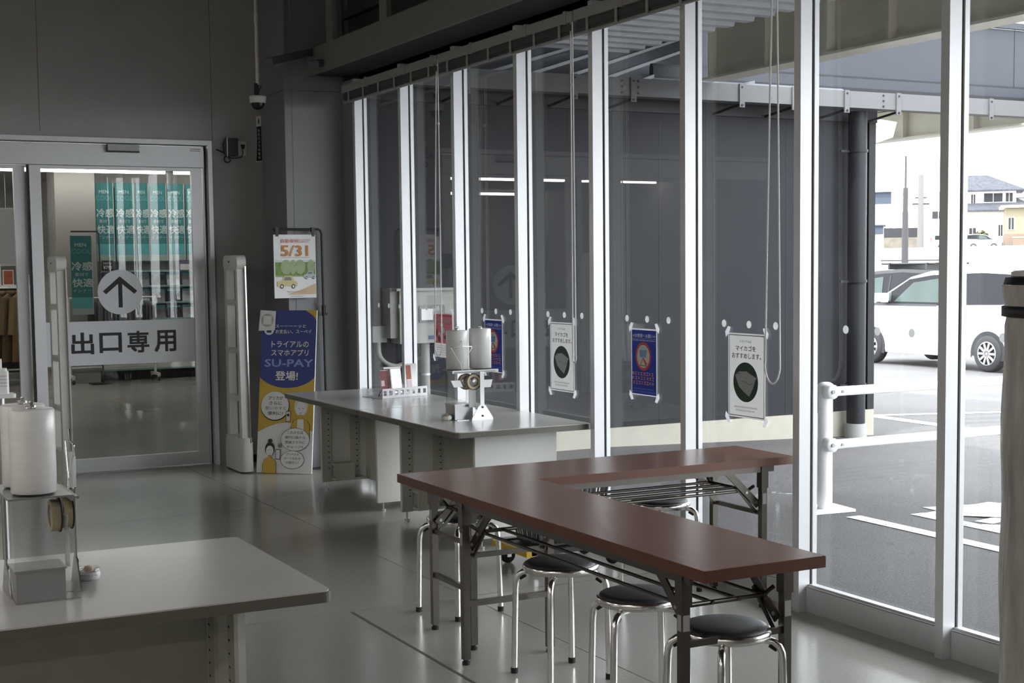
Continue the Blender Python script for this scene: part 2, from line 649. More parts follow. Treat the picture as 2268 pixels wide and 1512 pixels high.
# ---- boxed beam above the windows, with dark framing over it
beam = struct('beam', MB().box(3.835, 3.86, -8, 10.8, 3.09, 3.293), BEAMP)
part(beam, 'soffit_panel', MB().box(3.86, 4.19, -8, 10.8, 3.10, 3.115), SOFFIT)
part(beam, 'top_panel', MB().box(3.86, 4.19, -8, 10.8, 3.27, 3.285), SOFFIT)
for k in range(9):
    y = 10.25 - 1.06 * k
    part(beam, 'upright', MB().box(3.84, 3.875, y, y + 0.13, 3.293, 5.0), BEAMP)
for z in (3.55, 3.85, 4.15):
    part(beam, 'rail', MB().box(4.13, 4.19, -8, 10.8, z, z + 0.05), DARKCEIL)

# ---- window wall: mullions with glass between, sill boxes below
PITCHW = 0.905
YM = [4.21 + PITCHW * k for k in range(-2, 8)]
DOT = paper_translucent('frosted_decal', (0.70, 0.71, 0.70), 0.72)
m_mul = MB().box(4.123, 4.186, 0, 0.046, 0.0, 3.06)
m_mulg = MB().box(4.186, 4.199, 0.006, 0.040, 0.0, 3.06)
m_bead = MB().box(4.199, 4.223, -0.004, 0.050, 0.10, 3.06)
me_cache = {}


def cached(name, mb, m, parent, y):
    if name not in me_cache:
        o = mesh_obj(name, mb, m, parent)
        me_cache[name] = o.data
    else:
        o = bpy.data.objects.new(name, me_cache[name])
        COL.objects.link(o)
        o.parent = parent
    o.location = (0, y, 0)
    return o


L = PITCHW
wn_i = 0
for k in range(len(YM) - 1, -1, -1):
    y = YM[k]
    wn_i += 1
    w = struct_root('window_%d' % wn_i)
    cached('mullion', m_mul, ALU, w, y)
    cached('glazing_groove', m_mulg, ALUD, w, y)
    cached('glazing_bead', m_bead, ALU, w, y)
    if k == len(YM) - 1:
        continue
    cached('pane', MB().box(4.214, 4.220, 0.046, L, 0.12, 2.99), GLASS, w, y)
    cached('sill_box', MB().box(4.165, 4.235, 0.048, L - 0.002, 0.0, 0.112), ALU, w, y)
    cached('sill_ledge', MB().box(4.168, 4.222, 0.048, L - 0.002, 0.114, 0.118).box(4.180, 4.215, 0.048, L - 0.002, 0.1185, 0.126), ALU, w, y)
    dm = MB()
    for dy in (0.29, 0.497, 0.70):
        dm = MB().prism(ellipse(0, 0, 0.0185, 0.0185, 24), YZ, 4.2131, 4.2138)
        if 'decal_dot' not in me_cache:
            o = mesh_obj('decal_dot', dm, DOT, w)
            me_cache['decal_dot'] = o.data
        else:
            o = bpy.data.objects.new('decal_dot', me_cache['decal_dot'])
            COL.objects.link(o)
            o.parent = w
        o.location = (0, y + dy, 1.30)
struct('trim_2', MB().box(4.19, 4.24, YM[0], 10.6, 2.99, 3.10), BEAMP, 'aluminium head rail of the window wall')
struct('wall_right_rear', MB().box(4.19, 4.3, -8, YM[0], 0, 3.06), WALL)

# ---- automatic door in the back wall
door = struct_root('door_1', 'automatic glass sliding door with white exit band')
YD = YB
part(door, 'top_trim', MB().box(-0.35, 3.225, YD - 0.03, YD + 0.1, 2.585, 2.622), ALU)
part(door, 'jamb', MB().box(3.192, 3.225, YD - 0.03, YD + 0.1, 0, 2.585).box(3.160, 3.175, YD + 0.03, YD + 0.12, 0, 2.55), ALU)
part(door, 'jamb_recess', MB().box(3.175, 3.192, YD + 0.06, YD + 0.1, 0, 2.585), ALUD)
hd = part(door, 'header_cover', MB().box(-0.35, 3.160, YD - 0.012, YD + 0.09, 2.408, 2.572), ALU)
part(door, 'header_slot', MB().box(3.05, 3.135, YD - 0.0135, YD - 0.011, 2.552, 2.556).box(3.05, 3.135, YD - 0.0135, YD - 0.011, 2.538, 2.542), INK)
sn = part(door, 'motion_sensor', MB().box(2.398, 2.640, YD - 0.05, YD - 0.012, 2.520, 2.572), mat('sensor_grey', (0.42, 0.42, 0.43), 0.35, var=0.03))
part(sn, 'sensor_lens', MB().box(2.396, 2.642, YD - 0.052, YD - 0.012, 2.512, 2.523).box(2.392, 2.3985, YD - 0.05, YD - 0.012, 2.515, 2.574), BLACKPL)


def leaf(x0, x1, y0, stile=0.085, name='door_leaf', top=2.405, bot=0.012, kick=0.115, r_st=None):
    r_st = stile if r_st is None else r_st
    lf = part(door, name, MB().box(x0, x0 + stile, y0, y0 + 0.04, bot, top).box(x1 - r_st, x1, y0, y0 + 0.04, bot, top)
              .box(x0 + stile, x1 - r_st, y0, y0 + 0.04, top - 0.026, top).box(x0 + stile, x1 - r_st, y0, y0 + 0.04, bot, kick), ALU)
    part(lf, 'door_pane', MB().box(x0 + stile, x1 - r_st, y0 + 0.017, y0 + 0.023, kick, top - 0.026), DOORGLASS)
    part(lf, 'gasket', MB().box(x0 - 0.018, x0 - 0.002, y0 + 0.005, y0 + 0.035, bot, top), GASKET)
    return lf


lf = leaf(1.815, 3.150, YD + 0.02)
leaf(0.45, 1.790, YD + 0.07, name='fixed_panel')
part(door, 'threshold', MB().box(-0.3, 3.19, YD - 0.02, YD + 0.14, 0.0, 0.006), STEEL)
# white exit band and round arrow sticker on the glass
bandm = mat('frosted_white_film', (0.62, 0.63, 0.66), 0.55, var=0.02)
pr = Print(lf, (0, YD + 0.0365, 0), (1, 0, 0), (0, 0, 1))
pr.rect(1.900, 0.852, 3.065, 1.196, bandm, 'exit_band')
pr.shape(ellipse(2.477, 1.421, 0.176, 0.176, 48), bandm, 'arrow_disc')
for i, ch in enumerate('出口専用'):
    pr.text(ch, 2.173 + i * 0.2165, 1.024, INK, h=0.165 if ch != '口' else 0.150, w=0.165, bold=0.026)
ar = [(2.455, 1.300), (2.497, 1.300), (2.497, 1.485), (2.57, 1.428), (2.605, 1.462), (2.476, 1.548), (2.350, 1.462), (2.382, 1.428), (2.455, 1.485)]
pr.shape([(2.461, 1.300), (2.493, 1.300), (2.493, 1.50), (2.461, 1.50)], INK, 'arrow_mark')
pr.shape([(2.366, 1.406), (2.476, 1.500), (2.476, 1.546), (2.342, 1.430)], INK, 'arrow_mark')
pr.shape([(2.586, 1.406), (2.610, 1.430), (2.476, 1.546), (2.476, 1.500)], INK, 'arrow_mark')
pr.done()

# ---- outside: asphalt, navy wall, canopy steel
def gz(x):
    return 0.0 if x < 6.5 else -0.0295 * (x - 6.5)


ground = MB()


def gpatch(xs, ys):
    vs = [(x, y, gz(min(x, 20))) for x in xs for y in ys]
    n = len(ys)
    fs = [(i * n + j, (i + 1) * n + j, (i + 1) * n + j + 1, i * n + j + 1) for i in range(len(xs) - 1) for j in range(n - 1)]
    ground.add(vs, fs)


gpatch([4.24, 6.5, 9.4, 12, 20, 30], [-30, 0, 11.0])
gpatch([9.4, 12, 20, 30], [11.0, 30, 50])
struct('ground', ground, ASPHALT, 'grey asphalt of the car park outside the windows')
# embankment and far terrace
emb = MB()
ex = [(30, gz(20)), (34, 0.3), (40, 1.2), (55, 2.3), (140, 3.0)]
ev = []
for x, z in ex:
    ev += [(x, -40, z), (x, 160, z)]
emb.add(ev, [(2 * i, 2 * i + 2, 2 * i + 3, 2 * i + 1) for i in range(len(ex) - 1)])
emb.add([(9.4, 50, gz(20)), (30, 50, gz(20)), (30, 160, 2.6), (9.4, 160, 2.6)], [(0, 1, 2, 3)])
struct('terrain', emb, mat('dry_verge', (0.19, 0.175, 0.145), 0.9, var=0.12, scale=0.5), 'pale dry verge rising behind the car park')


def stripe(name, x0, y0, x1, y1, w):
    p0, p1 = Vector((x0, y0, 0)), Vector((x1, y1, 0))
    d = (p1 - p0).normalized()
    s = Vector((-d.y, d.x, 0)) * w / 2
    vs = []
    for q in (p0 - s, p1 - s, p1 + s, p0 + s):
        vs.append((q.x, q.y, gz(q.x) + 0.004))
    return MB().add(vs, [(0, 1, 2, 3)])


rm = struct_root('road_marking', 'white painted bay lines on the asphalt')
for a in ((5.99, 6.90, 5.97, 2.0, 0.11), (6.40, 6.77, 6.38, 2.0, 0.11), (6.60, 6.87, 8.4, 6.72, 0.13), (6.52, 6.33, 8.6, 6.95, 0.12),
          (6.43, 6.25, 8.0, 4.9, 0.12), (10.95, 13.2, 10.55, 2.0, 0.22), (7.6, 12.6, 13.5, 12.1, 0.14), (13.0, 16.2, 20.0, 16.2, 0.14)):
    part(rm, 'painted_line', stripe('l', *a), ROADP)
part(rm, 'painted_line', MB().add([(6.40, 6.75, .004), (6.75, 6.40, .004), (7.4, 6.55, .003 + gz(7.4)), (7.2, 6.95, .003 + gz(7.2))], [(0, 1, 2, 3)]), ROADP)

YN = 10.68
nw = struct('wall_outside', MB().box(4.24, 9.50, YN, YN + 0.4, 0.165, 3.2).box(9.3, 9.50, YN, YN + 6, 0.165, 3.2), NAVYWALL)
jx = [4.63, 5.261, 5.895, 6.45, 7.035, 7.62, 8.25, 8.9]
part(nw, 'panel_joint', MB().box(5.257, 5.263, YN - 0.002, YN, 0.165, 3.0).box(5.892, 5.899, YN - 0.002, YN, 0.165, 3.0).box(7.032, 7.037, YN - 0.002, YN, 0.165, 3.0).box(7.617, 7.623, YN - 0.002, YN, .165, 3.0).box(8.44, 8.446, YN - .002, YN, .165, 3.0), NAVYTRIM)
part(nw, 'corner_trim', MB().box(9.43, 9.51, YN - 0.012, YN + 0.05, 0.165, 3.06), NAVYTRIM)
part(nw, 'head_trim', MB().box(4.24, 9.51, YN - 0.03, YN, 2.92, 3.05), NAVYTRIM)
struct('trim_3', MB().box(4.24, 9.50, YN - 0.025, YN + 0.4, -0.3, 0.165).box(9.28, 9.50, YN, YN + 6, -0.3, 0.165), PLINTH, 'cream concrete plinth under the navy wall')

# fascia above, and white channel beam with hanger straps
fs_ = struct('wall_fascia', MB().box(7.36, 14, 10.60, 10.66, 3.33, 3.90), FASCIA, 'blue grey fascia panel above the canopy channel')
part(fs_, 'fascia_trim', MB().box(6.9, 14, 10.56, 10.62, 3.225, 3.312).box(7.3, 14, 10.57, 10.62, 3.905, 3.965), FASCIA)
part(fs_, 'fascia_joint', MB().box(6.9, 14, 10.57, 10.61, 3.312, 3.332).box(6.9, 14, 10.56, 10.61, 3.195, 3.225).box(11.25, 11.255, 10.597, 10.6, 3.33, 3.9), NAVYTRIM)
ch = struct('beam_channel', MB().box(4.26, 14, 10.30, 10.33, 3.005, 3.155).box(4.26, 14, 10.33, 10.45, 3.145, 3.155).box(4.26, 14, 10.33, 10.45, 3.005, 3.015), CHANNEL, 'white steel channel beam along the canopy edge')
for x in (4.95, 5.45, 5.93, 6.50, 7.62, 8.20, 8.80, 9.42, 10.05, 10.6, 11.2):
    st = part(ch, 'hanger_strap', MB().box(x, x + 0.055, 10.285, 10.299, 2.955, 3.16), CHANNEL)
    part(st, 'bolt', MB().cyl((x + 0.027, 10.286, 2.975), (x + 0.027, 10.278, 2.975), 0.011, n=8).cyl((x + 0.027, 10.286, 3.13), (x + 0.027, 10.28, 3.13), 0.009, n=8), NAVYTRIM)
for x in (6.42, 6.58, 9.27):
    for z in (3.03, 3.08, 3.13):
        part(ch, 'rivet', MB().cyl((x, 10.30, z), (x, 10.294, z), 0.010, n=8), NAVYTRIM)
br = MB()
for x in (4.95, 5.45, 5.93, 6.50, 7.62, 8.20, 8.80, 9.42):
    br.bar((x + 0.03, 10.31, 2.985), (x - 0.02, YN - 0.03, 2.93), 0.015, 0.02)
part(ch, 'stay_rod', br, NAVYTRIM)

# big cream I-beams running away from the wall
def ibeam(name, x, y0, y1, zb, zt, stiff, label):
    b = struct(name, MB().box(x - 0.01, x + 0.01, y0, y1, zb, zt), CREAMST, label)
    part(b, 'bottom_flange', MB().box(x - 0.11, x + 0.11, y0, y1, zb - 0.02, zb), CREAMST)
    part(b, 'top_flange', MB().box(x - 0.11, x + 0.11, y0, y1, zt, zt + 0.02), CREAMST)
    for y in stiff:
        part(b, 'stiffener', MB().box(x - 0.09, x + 0.09, y - 0.008, y + 0.008, zb, zt), CREAMST)
    return b


b1 = ibeam('beam_canopy', 7.28, -6, 10.22, 3.175, 3.62, [10.15, 9.38, 8.62, 7.95, 7.25, 6.5, 5.8, 5.1, 4.4], 'cream steel canopy beam running out from the channel')
b2 = ibeam('beam_canopy_outer', 11.9, 6, 18, 3.03, 3.36, [15, 13.9, 12.8, 11.7, 10.9, 10.0], 'lower cream canopy beam against the white sky')
part(b2, 'soffit_panel', MB().box(9.6, 11.85, 10.9, 17, 3.36, 3.40), DECK)
part(b2, 'gusset', MB().add([(9.52, 10.75, 2.72), (9.8, 10.75, 2.8), (9.85, 10.75, 2.95), (9.52, 10.75, 2.98)], [(0, 1, 2, 3)]).box(9.51, 9.6, 10.72, 10.76, 2.90, 2.925), CREAMST)

# corrugated decks seen from below
def deck(name, x0, x1, y0, y1, z, pitch, depth, label):
    mb = MB()
    y = y0
    pts = []
    while y < y1:
        pts += [(y, z), (y + pitch * .36, z), (y + pitch * .5, z + depth), (y + pitch * .86, z + depth)]
        y += pitch
    pts.append((y, z))
    vs = []
    for (a, b) in pts:
        vs += [(x0, a, b), (x1, a, b)]
    mb.add(vs, [(2 * i, 2 * i + 2, 2 * i + 3, 2 * i + 1) for i in range(len(pts) - 1)])
    mb.box(x0, x1, y0, y1, z + depth + 0.004, z + depth + 0.05)
    return struct(name, mb, DECK, label)


deck('roof_canopy', 4.31, 6.70, -6, 10.40, 3.415, 0.252, 0.075, 'white corrugated canopy deck outside the windows')
struct('roof_shade_sheet', MB().box(4.31, 7.62, -6, 10.42, 3.66, 3.72), DECK, 'roof sheet added over the canopy deck to shade the beam')  # unseen sheet added above the deck to keep sun off the cream beam
# darker sloping ribbed soffit behind the channel
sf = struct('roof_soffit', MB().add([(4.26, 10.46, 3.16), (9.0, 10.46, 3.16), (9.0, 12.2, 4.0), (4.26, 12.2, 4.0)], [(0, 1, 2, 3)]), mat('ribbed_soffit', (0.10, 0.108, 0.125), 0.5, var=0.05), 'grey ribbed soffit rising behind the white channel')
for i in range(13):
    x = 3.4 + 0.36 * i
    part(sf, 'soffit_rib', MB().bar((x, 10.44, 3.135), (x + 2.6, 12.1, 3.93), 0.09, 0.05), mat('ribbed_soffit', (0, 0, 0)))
struct('roof_back_shade', MB().box(4.3, 7.3, 8.5, 12.4, 4.0, 4.06).box(7.3, 9.5, 10.7, 12.4, 4.0, 4.06), DECK)  # roof carried forward out of view to shade the ribbed soffit

# downpipe, meter cabinet, junction box on the navy wall
dp = thing('downpipe', 'tall navy round downpipe at the corner of the outside wall', 'pipe', (9.16, 10.58, 0))
part(dp, 'pipe', MB().cyl((9.165, 10.53, 0.05), (9.165, 10.53, 3.0), 0.088, n=20), NAVYTRIM, world=True)
part(dp, 'shoe', MB().cyl((9.165, 10.53, -0.1), (9.165, 10.53, 0.06), 0.105, n=20), MIDGREY, world=True)
for z in (2.62, 1.40, 0.42):
    part(dp, 'clamp', MB().cyl((9.165, 10.53, z), (9.165, 10.53, z + 0.025), 0.098, n=20).box(8.97, 9.09, 10.53, 10.545, z, z + .02), NAVYTRIM, world=True)

mt = thing('meter_cabinet', 'beige electricity meter cabinet with a small window on the navy wall', 'meter box', (4.65, 10.55, 0.95))
part(mt, 'cabinet', MB().box(4.44, 4.915, 10.46, 10.66, 0.985, 1.405), BOXGREY, world=True)
part(mt, 'back_board', MB().box(4.375, 4.45, 10.50, 10.675, 1.03, 1.425), BOXGREY, world=True)
part(mt, 'rain_hood', MB().box(4.40, 4.955, 10.42, 10.675, 1.405, 1.425), BOXGREY, world=True)
mw = part(mt, 'meter_window', MB().prism(rrect(4.605, 1.15, 4.83, 1.29, 0.015), XZ, 10.462, 10.452), DKGLASS, world=True)
part(mw, 'meter_dial', MB().box(4.62, 4.72, 10.445, 10.452, 1.17, 1.26), PAPER, world=True)
part(mt, 'name_plate', MB().box(4.69, 4.77, 10.455, 10.461, 1.015, 1.045), mat('navy_plate', (0.03, 0.05, 0.16), 0.4, var=0.05), world=True)
cpipe = thing('conduit_pipe', 'beige vertical conduit below the meter cabinet', 'pipe', (4.71, 10.58, 0.0))
part(cpipe, 'pipe', MB().cyl((4.71, 10.58, 0.16), (4.71, 10.58, 0.985), 0.036, n=14), BOXGREY, world=True)
part(cpipe, 'clamp', MB().cyl((4.71, 10.58, 0.72), (4.71, 10.58, 0.735), 0.042, n=14).box(4.70, 4.72, 10.6, 10.68, 0.72, 0.735), STEEL, world=True)
jb = thing('junction_box', 'square beige junction box with a curved conduit on the navy wall', 'junction box', (4.30, 10.64, 0.98))
part(jb, 'box', MB().prism(rrect(4.262, 0.995, 4.385, 1.125, 0.008), XZ, 10.675, 10.60), BOXGREY, world=True)
part(jb, 'conduit', MB().tube([(4.325, 10.63, 0.995), (4.325, 10.63, 0.93)] + [(4.325 + 0.16 * (1 - math.cos(t)), 10.63, 0.93 - 0.13 * math.sin(t)) for t in [i * math.pi / 20 for i in range(1, 11)]] + [(4.6, 10.63, 0.83), (4.70, 10.63, 0.87)], 0.018, n=12), BOXGREY, world=True)


# ================================================================== FURNITURE
def packing_table(name, label, loc, rotz, W=0.90, Lg=1.46, Ht=0.695, wx=(-0.225, 0.30)):
    """cream laminate top on open steel shelving ends; long axis local y, open side local -x"""
    t = thing(name, label, 'table', loc, rotz, None)
    out = rrect(-W / 2, -Lg / 2, W / 2, Lg / 2, 0.028, 5)
    part(t, 'table_top', MB().prism(rrect(-W / 2 + .003, -Lg / 2 + .003, W / 2 - .003, Lg / 2 - .003, 0.026, 5), XY, Ht - 0.004, Ht), LAMIN)
    part(t, 'edge_band', MB().prism(out, XY, Ht - 0.034, Ht - 0.004), EDGING)
    x0, x1 = wx
    for s in (-1, 1):
        ye = s * (Lg / 2 - 0.185)
        a, b = (ye, ye + 0.022) if s < 0 else (ye - 0.022, ye)
        ep = part(t, 'end_panel', MB().box(x0, x1, a, b, 0.055, Ht - 0.034), ENDPAN)
        # inner flanges with slot columns
        yi = b if s < 0 else a
        d = 1 if s < 0 else -1
        for xa, xb in ((x0, x0 + 0.07), (x0 + 0.215, x0 + 0.285)):
            u, v = sorted((yi, yi + d * 0.012))
            up = part(ep, 'slotted_upright', MB().box(xa, xb, u, v, 0.055, Ht - 0.04), SHELFST)
            sl = MB()
            for i in range(12):
                z = 0.15 + i * 0.040
                xm = xb - 0.018
                u2, v2 = sorted((yi + d * 0.0115, yi + d * 0.0128))
                sl.box(xm - 0.006, xm + 0.006, u2, v2, z, z + 0.006)
            part(ep, 'slot_row', sl, SLOT)['kind'] = 'stuff'
            # slots facing the open side on the front upright
        for xf in (x0 + 0.04, x1 - 0.04):
            part(ep, 'levelling_foot', MB().cyl((xf, (a + b) / 2, 0), (xf, (a + b) / 2, 0.012), 0.018, n=10).cyl((xf, (a + b) / 2, 0.012), (xf, (a + b) / 2, 0.06), 0.006, n=8), STEEL)
        u, v = sorted((yi, yi + d * 0.10))
        part(t, 'shelf_bracket', MB().box(x0 + 0.07, x0 + 0.215, u, v, 0.175, 0.195).box(x0 + 0.07, x0 + 0.215, u, u + .012, 0.085, 0.175).box(x0 + .07, x0 + .3, u, v, .07, .085), SHELFST)
    ya, yb = -(Lg / 2 - 0.185) + 0.022, (Lg / 2 - 0.185) - 0.022
    part(t, 'back_panel', MB().box(x0 + 0.34, x0 + 0.355, ya, yb, 0.06, Ht - 0.034), SHELFST)
    part(t, 'top_rail', MB().box(x0 + 0.02, x0 + 0.05, ya, yb, Ht - 0.07, Ht - 0.034).box(x1 - 0.05, x1 - 0.02, ya, yb, Ht - 0.07, Ht - 0.034), SHELFST)
    return t


XT = 3.285 + 0.43
packing_table('packing_table', 'cream packing table with a bag dispenser, pushed against the windows', (XT, 7.72, 0), 0, W=0.86, Lg=1.455)
packing_table('packing_table', 'cream packing table carrying the clear leaflet tray, beside the pillar', (XT, 9.18, 0), 0, W=0.86, Lg=1.455)
packing_table('packing_table', 'cream packing table in the foreground corner with a bag dispenser and cup', (0.645, 4.215, 0), math.pi / 2, W=0.925, Lg=1.46)


def folding_table(name, label, loc, rotz, Lt):
    """walnut top 0.45 wide on folding bronze legs; long axis local y; origin at centre on the floor"""
    t = thing(name, label, 'table', loc, rotz)
    hw, hl = 0.225, Lt / 2
    part(t, 'table_top', MB().box(-hw, hw, -hl, hl, 0.665, 0.70), WOOD)
    part(t, 'edge_strip', MB().box(-hw - .0012, hw + .0012, -hl - .0012, hl + .0012, 0.6635, 0.6985), mat('walnut_edge', (0.105, 0.036, 0.017), 0.45, var=0.08))
    part(t, 'side_rail', MB().box(-hw + 0.018, -hw + 0.03, -hl + 0.1, hl - 0.1, 0.635, 0.6635).box(hw - 0.03, hw - 0.018, -hl + 0.1, hl - 0.1, 0.635, 0.6635), BRONZE)
    for sy in (-1, 1):
        yl = sy * (hl - 0.155)
        for sx in (-1, 1):
            xl = sx * (hw - 0.032)
            lg = part(t, 'leg', MB().box(xl - 0.0145, xl + 0.0145, yl - 0.0145, yl + 0.0145, 0.022, 0.64), BRONZE)
            part(lg, 'rubber_foot', MB().cyl((xl, yl, 0), (xl, yl, 0.012), 0.016, n=12).cyl((xl, yl, .012), (xl, yl, .024), .011, n=12), RUBBER)
            part(lg, 'sleeve', MB().box(xl - 0.019, xl + 0.019, yl - 0.019, yl + 0.019, 0.56, 0.66), BRONZE)
            part(lg, 'label_clip', MB().box(xl + sx * 0.0145 - 0.001, xl + sx * 0.0145 + 0.001, yl - 0.010, yl + 0.010, 0.485, 0.535).box(xl - 0.012, xl + 0.012, yl + sy * 0.0145 - 0.001, yl + sy * 0.0145 + 0.001, 0.485, 0.535), mat('clip_grey', (0.32, 0.31, 0.30), 0.5, var=0.05))
            # diagonal folding brace with rivets
            bx = xl - sx * 0.026
            br_ = part(t, 'brace', MB().bar((bx, yl - sy * 0.005, 0.475), (bx, yl - sy * 0.185, 0.645), 0.007, 0.034), BRONZE)
            part(br_, 'lock_bar', MB().bar((bx - sx * 0.008, yl - sy * 0.01, 0.44), (bx - sx * 0.008, yl - sy * 0.12, 0.56), 0.006, 0.014), BRONZE)
            for ry_, rz_ in ((0.075, 0.54), (0.02, 0.49)):
                part(br_, 'rivet', MB().cyl((bx - 0.007, yl - sy * ry_, rz_), (bx + 0.007, yl - sy * ry_, rz_), 0.007, n=10), STEEL)
        part(t, 'stretcher', MB().box(-hw + 0.03, hw - 0.03, yl - 0.009, yl + 0.009, 0.235, 0.258), BRONZE)
        part(t, 'upper_stretcher', MB().box(-hw + 0.03, hw - 0.03, yl - 0.006, yl + 0.006, 0.43, 0.45), BRONZE)
    for i, x in enumerate((-0.15, -0.05, 0.05, 0.15)):
        part(t, 'shelf_tube', MB().cyl((x, -hl + 0.2, 0.545), (x, hl - 0.2, 0.545), 0.0065, n=10), BRONZE)
    for sy in (-1, 1):
        part(t, 'shelf_end', MB().tube([(-0.185, sy * (hl - 0.2), 0.57), (-0.15, sy * (hl - 0.21), 0.545), (0.15, sy * (hl - 0.21), 0.545), (0.185, sy * (hl - 0.2), 0.57)], 0.008, n=10), BRONZE)
    return t


TA_Y0, TA_Y1 = 3.405, 5.256
folding_table('folding_table', 'long walnut folding table reaching out from the window, stools beneath', (2.622, (TA_Y0 + TA_Y1) / 2, 0), 0, TA_Y1 - TA_Y0)
folding_table('folding_table', 'walnut folding table set crosswise, its end against the window glass', ((2.398 + 4.205) / 2, 5.4815, 0), math.pi / 2, 4.205 - 2.398)


def stool_proto(label):
    t = thing('round_stool', label, 'stool', group='round stools under the folding tables')
    part(t, 'cushion', MB().lathe([(0.0, 0.462), (0.06, 0.4615), (0.118, 0.458), (0.134, 0.452), (0.138, 0.444), (0.138, 0.436)], n=36), BLACKV)
    part(t, 'rim', MB().lathe([(0.136, 0.445), (0.142, 0.447), (0.147, 0.443), (0.149, 0.434), (0.147, 0.424), (0.142, 0.418), (0.10, 0.416), (0.0, 0.416)], n=36), CHROME)
    for k in range(4):
        a = math.radians(45 + 90 * k)
        c, s = math.cos(a), math.sin(a)
        pts = [(0.08, 0.408), (0.125, 0.410), (0.152, 0.404), (0.170, 0.390), (0.179, 0.370), (0.182, 0.34), (0.186, 0.2), (0.190, 0.012)]
        lg = part(t, 'leg', MB().tube([(r * c, r * s, z) for r, z in pts], 0.0125, n=12), CHROME)
        part(lg, 'rubber_tip', MB().cyl((0.190 * c, 0.190 * s, 0), (0.190 * c, 0.190 * s, 0.022), 0.0145, n=12), RUBBER)
        part(lg, 'stacking_pad', MB().cyl((0.140 * c, 0.140 * s, 0.393), (0.163 * c, 0.163 * s, 0.378), 0.007, n=8), RUBBER)
    return t


ST = [(2.655, 3.66, 0.10, 'round black vinyl stool nearest the camera, at the end of the walnut table'),
      (2.655, 4.17, -0.25, 'round black vinyl stool, second from the camera under the walnut table'),
      (2.685, 4.775, 0.05, 'round black vinyl stool, third from the camera under the walnut table'),
      (2.79, 5.92, 0.30, 'round black vinyl stool beyond the crosswise walnut table near its outer legs'),
      (3.82, 5.80, 0.2, 'round black vinyl stool in the window bay behind the crosswise table')]
proto = None
for x, y, a, lab in ST:
    if proto is None:
        proto = stool_proto(lab); o = proto
    else:
        o = copy_tree(proto); o['label'] = lab
    o.location = (x, y, 0)
    o.rotation_euler = (0, 0, a)

# ---- basket dolly seen beneath the tables
bd = thing('basket_dolly', 'yellow-edged dolly on casters behind the crosswise walnut table', 'dolly', (3.72, 6.62, 0))
YEL = mat('yellow_plastic', (0.62, 0.40, 0.03), 0.45, var=0.06)
part(bd, 'deck_frame', MB().box(-0.28, 0.28, -0.2, -0.17, 0.10, 0.125).box(-0.28, 0.28, 0.17, 0.2, 0.10, 0.125).box(0.25, 0.28, -0.17, 0.17, 0.10, 0.125), BLACKPL)
part(bd, 'yellow_bumper', MB().box(-0.31, -0.25, -0.2, 0.2, 0.095, 0.125), YEL)
part(bd, 'deck_panel', MB().box(-0.25, 0.25, -0.17, 0.17, 0.105, 0.118), BLACKPL)
for sx in (-1, 1):
    for sy in (-1, 1):
        c = part(bd, 'caster', MB().lathe([(0.0, -0.014), (0.036, -0.014), (0.042, -0.008), (0.042, 0.008), (0.036, 0.014), (0.0, 0.014)], (sx * 0.24, sy * 0.15, 0.042), n=18, axis='y'), RUBBER)
        part(c, 'fork', MB().box(sx * 0.24 - 0.012, sx * 0.24 + 0.012, sy * 0.15 - 0.022, sy * 0.15 - 0.017, 0.035, 0.10).box(sx * 0.24 - 0.012, sx * 0.24 + 0.012, sy * 0.15 + 0.017, sy * 0.15 + 0.022, 0.035, 0.10), STEEL)
BK = mat('charcoal_basket', (0.03, 0.03, 0.032), 0.45, var=0.08)


def basket(label, loc, z):
    t = thing('shopping_basket', label, 'basket', (loc[0], loc[1], z), 0, 'charcoal baskets stacked on the dolly')
    part(t, 'basket_rim', MB().box(-0.235, 0.235, -0.165, -0.145, 0.20, 0.225).box(-0.235, 0.235, 0.145, 0.165, 0.20, 0.225).box(-0.235, -0.215, -0.145, 0.145, 0.20, 0.225).box(0.215, 0.235, -0.145, 0.145, 0.20, 0.225), BK)
    part(t, 'basket_floor', MB().box(-0.195, 0.195, -0.125, 0.125, 0.0, 0.012), BK)
    sl = MB()
    for i in range(16):
        f = -0.19 + i * 0.38 / 15
        for s in (-1, 1):
            sl.bar((f, s * 0.122, 0.0), (f * 1.12, s * 0.153, 0.21), 0.009, 0.005)
    for i in range(10):
        f = -0.115 + i * 0.23 / 9
        for s in (-1, 1):
            sl.bar((s * 0.192, f, 0.0), (s * 0.222, f * 1.2, 0.21), 0.009, 0.005)
    o = part(t, 'side_slats', sl, BK)
    part(t, 'band', MB().box(-0.212, 0.212, -0.142, -0.132, 0.09, 0.105).box(-0.212, 0.212, 0.132, 0.142, 0.09, 0.105), BK)
    part(t, 'handle', MB().tube([(-0.2, 0, 0.222), (-0.17, -0.1, 0.232), (0.17, -0.1, 0.232), (0.2, 0, 0.222)], 0.006, n=8), WHITEPL)
    return t


basket('upper charcoal slatted basket of the stack on the yellow dolly', (3.72, 6.62), 0.235)
basket('lower charcoal slatted basket resting on the yellow dolly', (3.72, 6.62), 0.125)

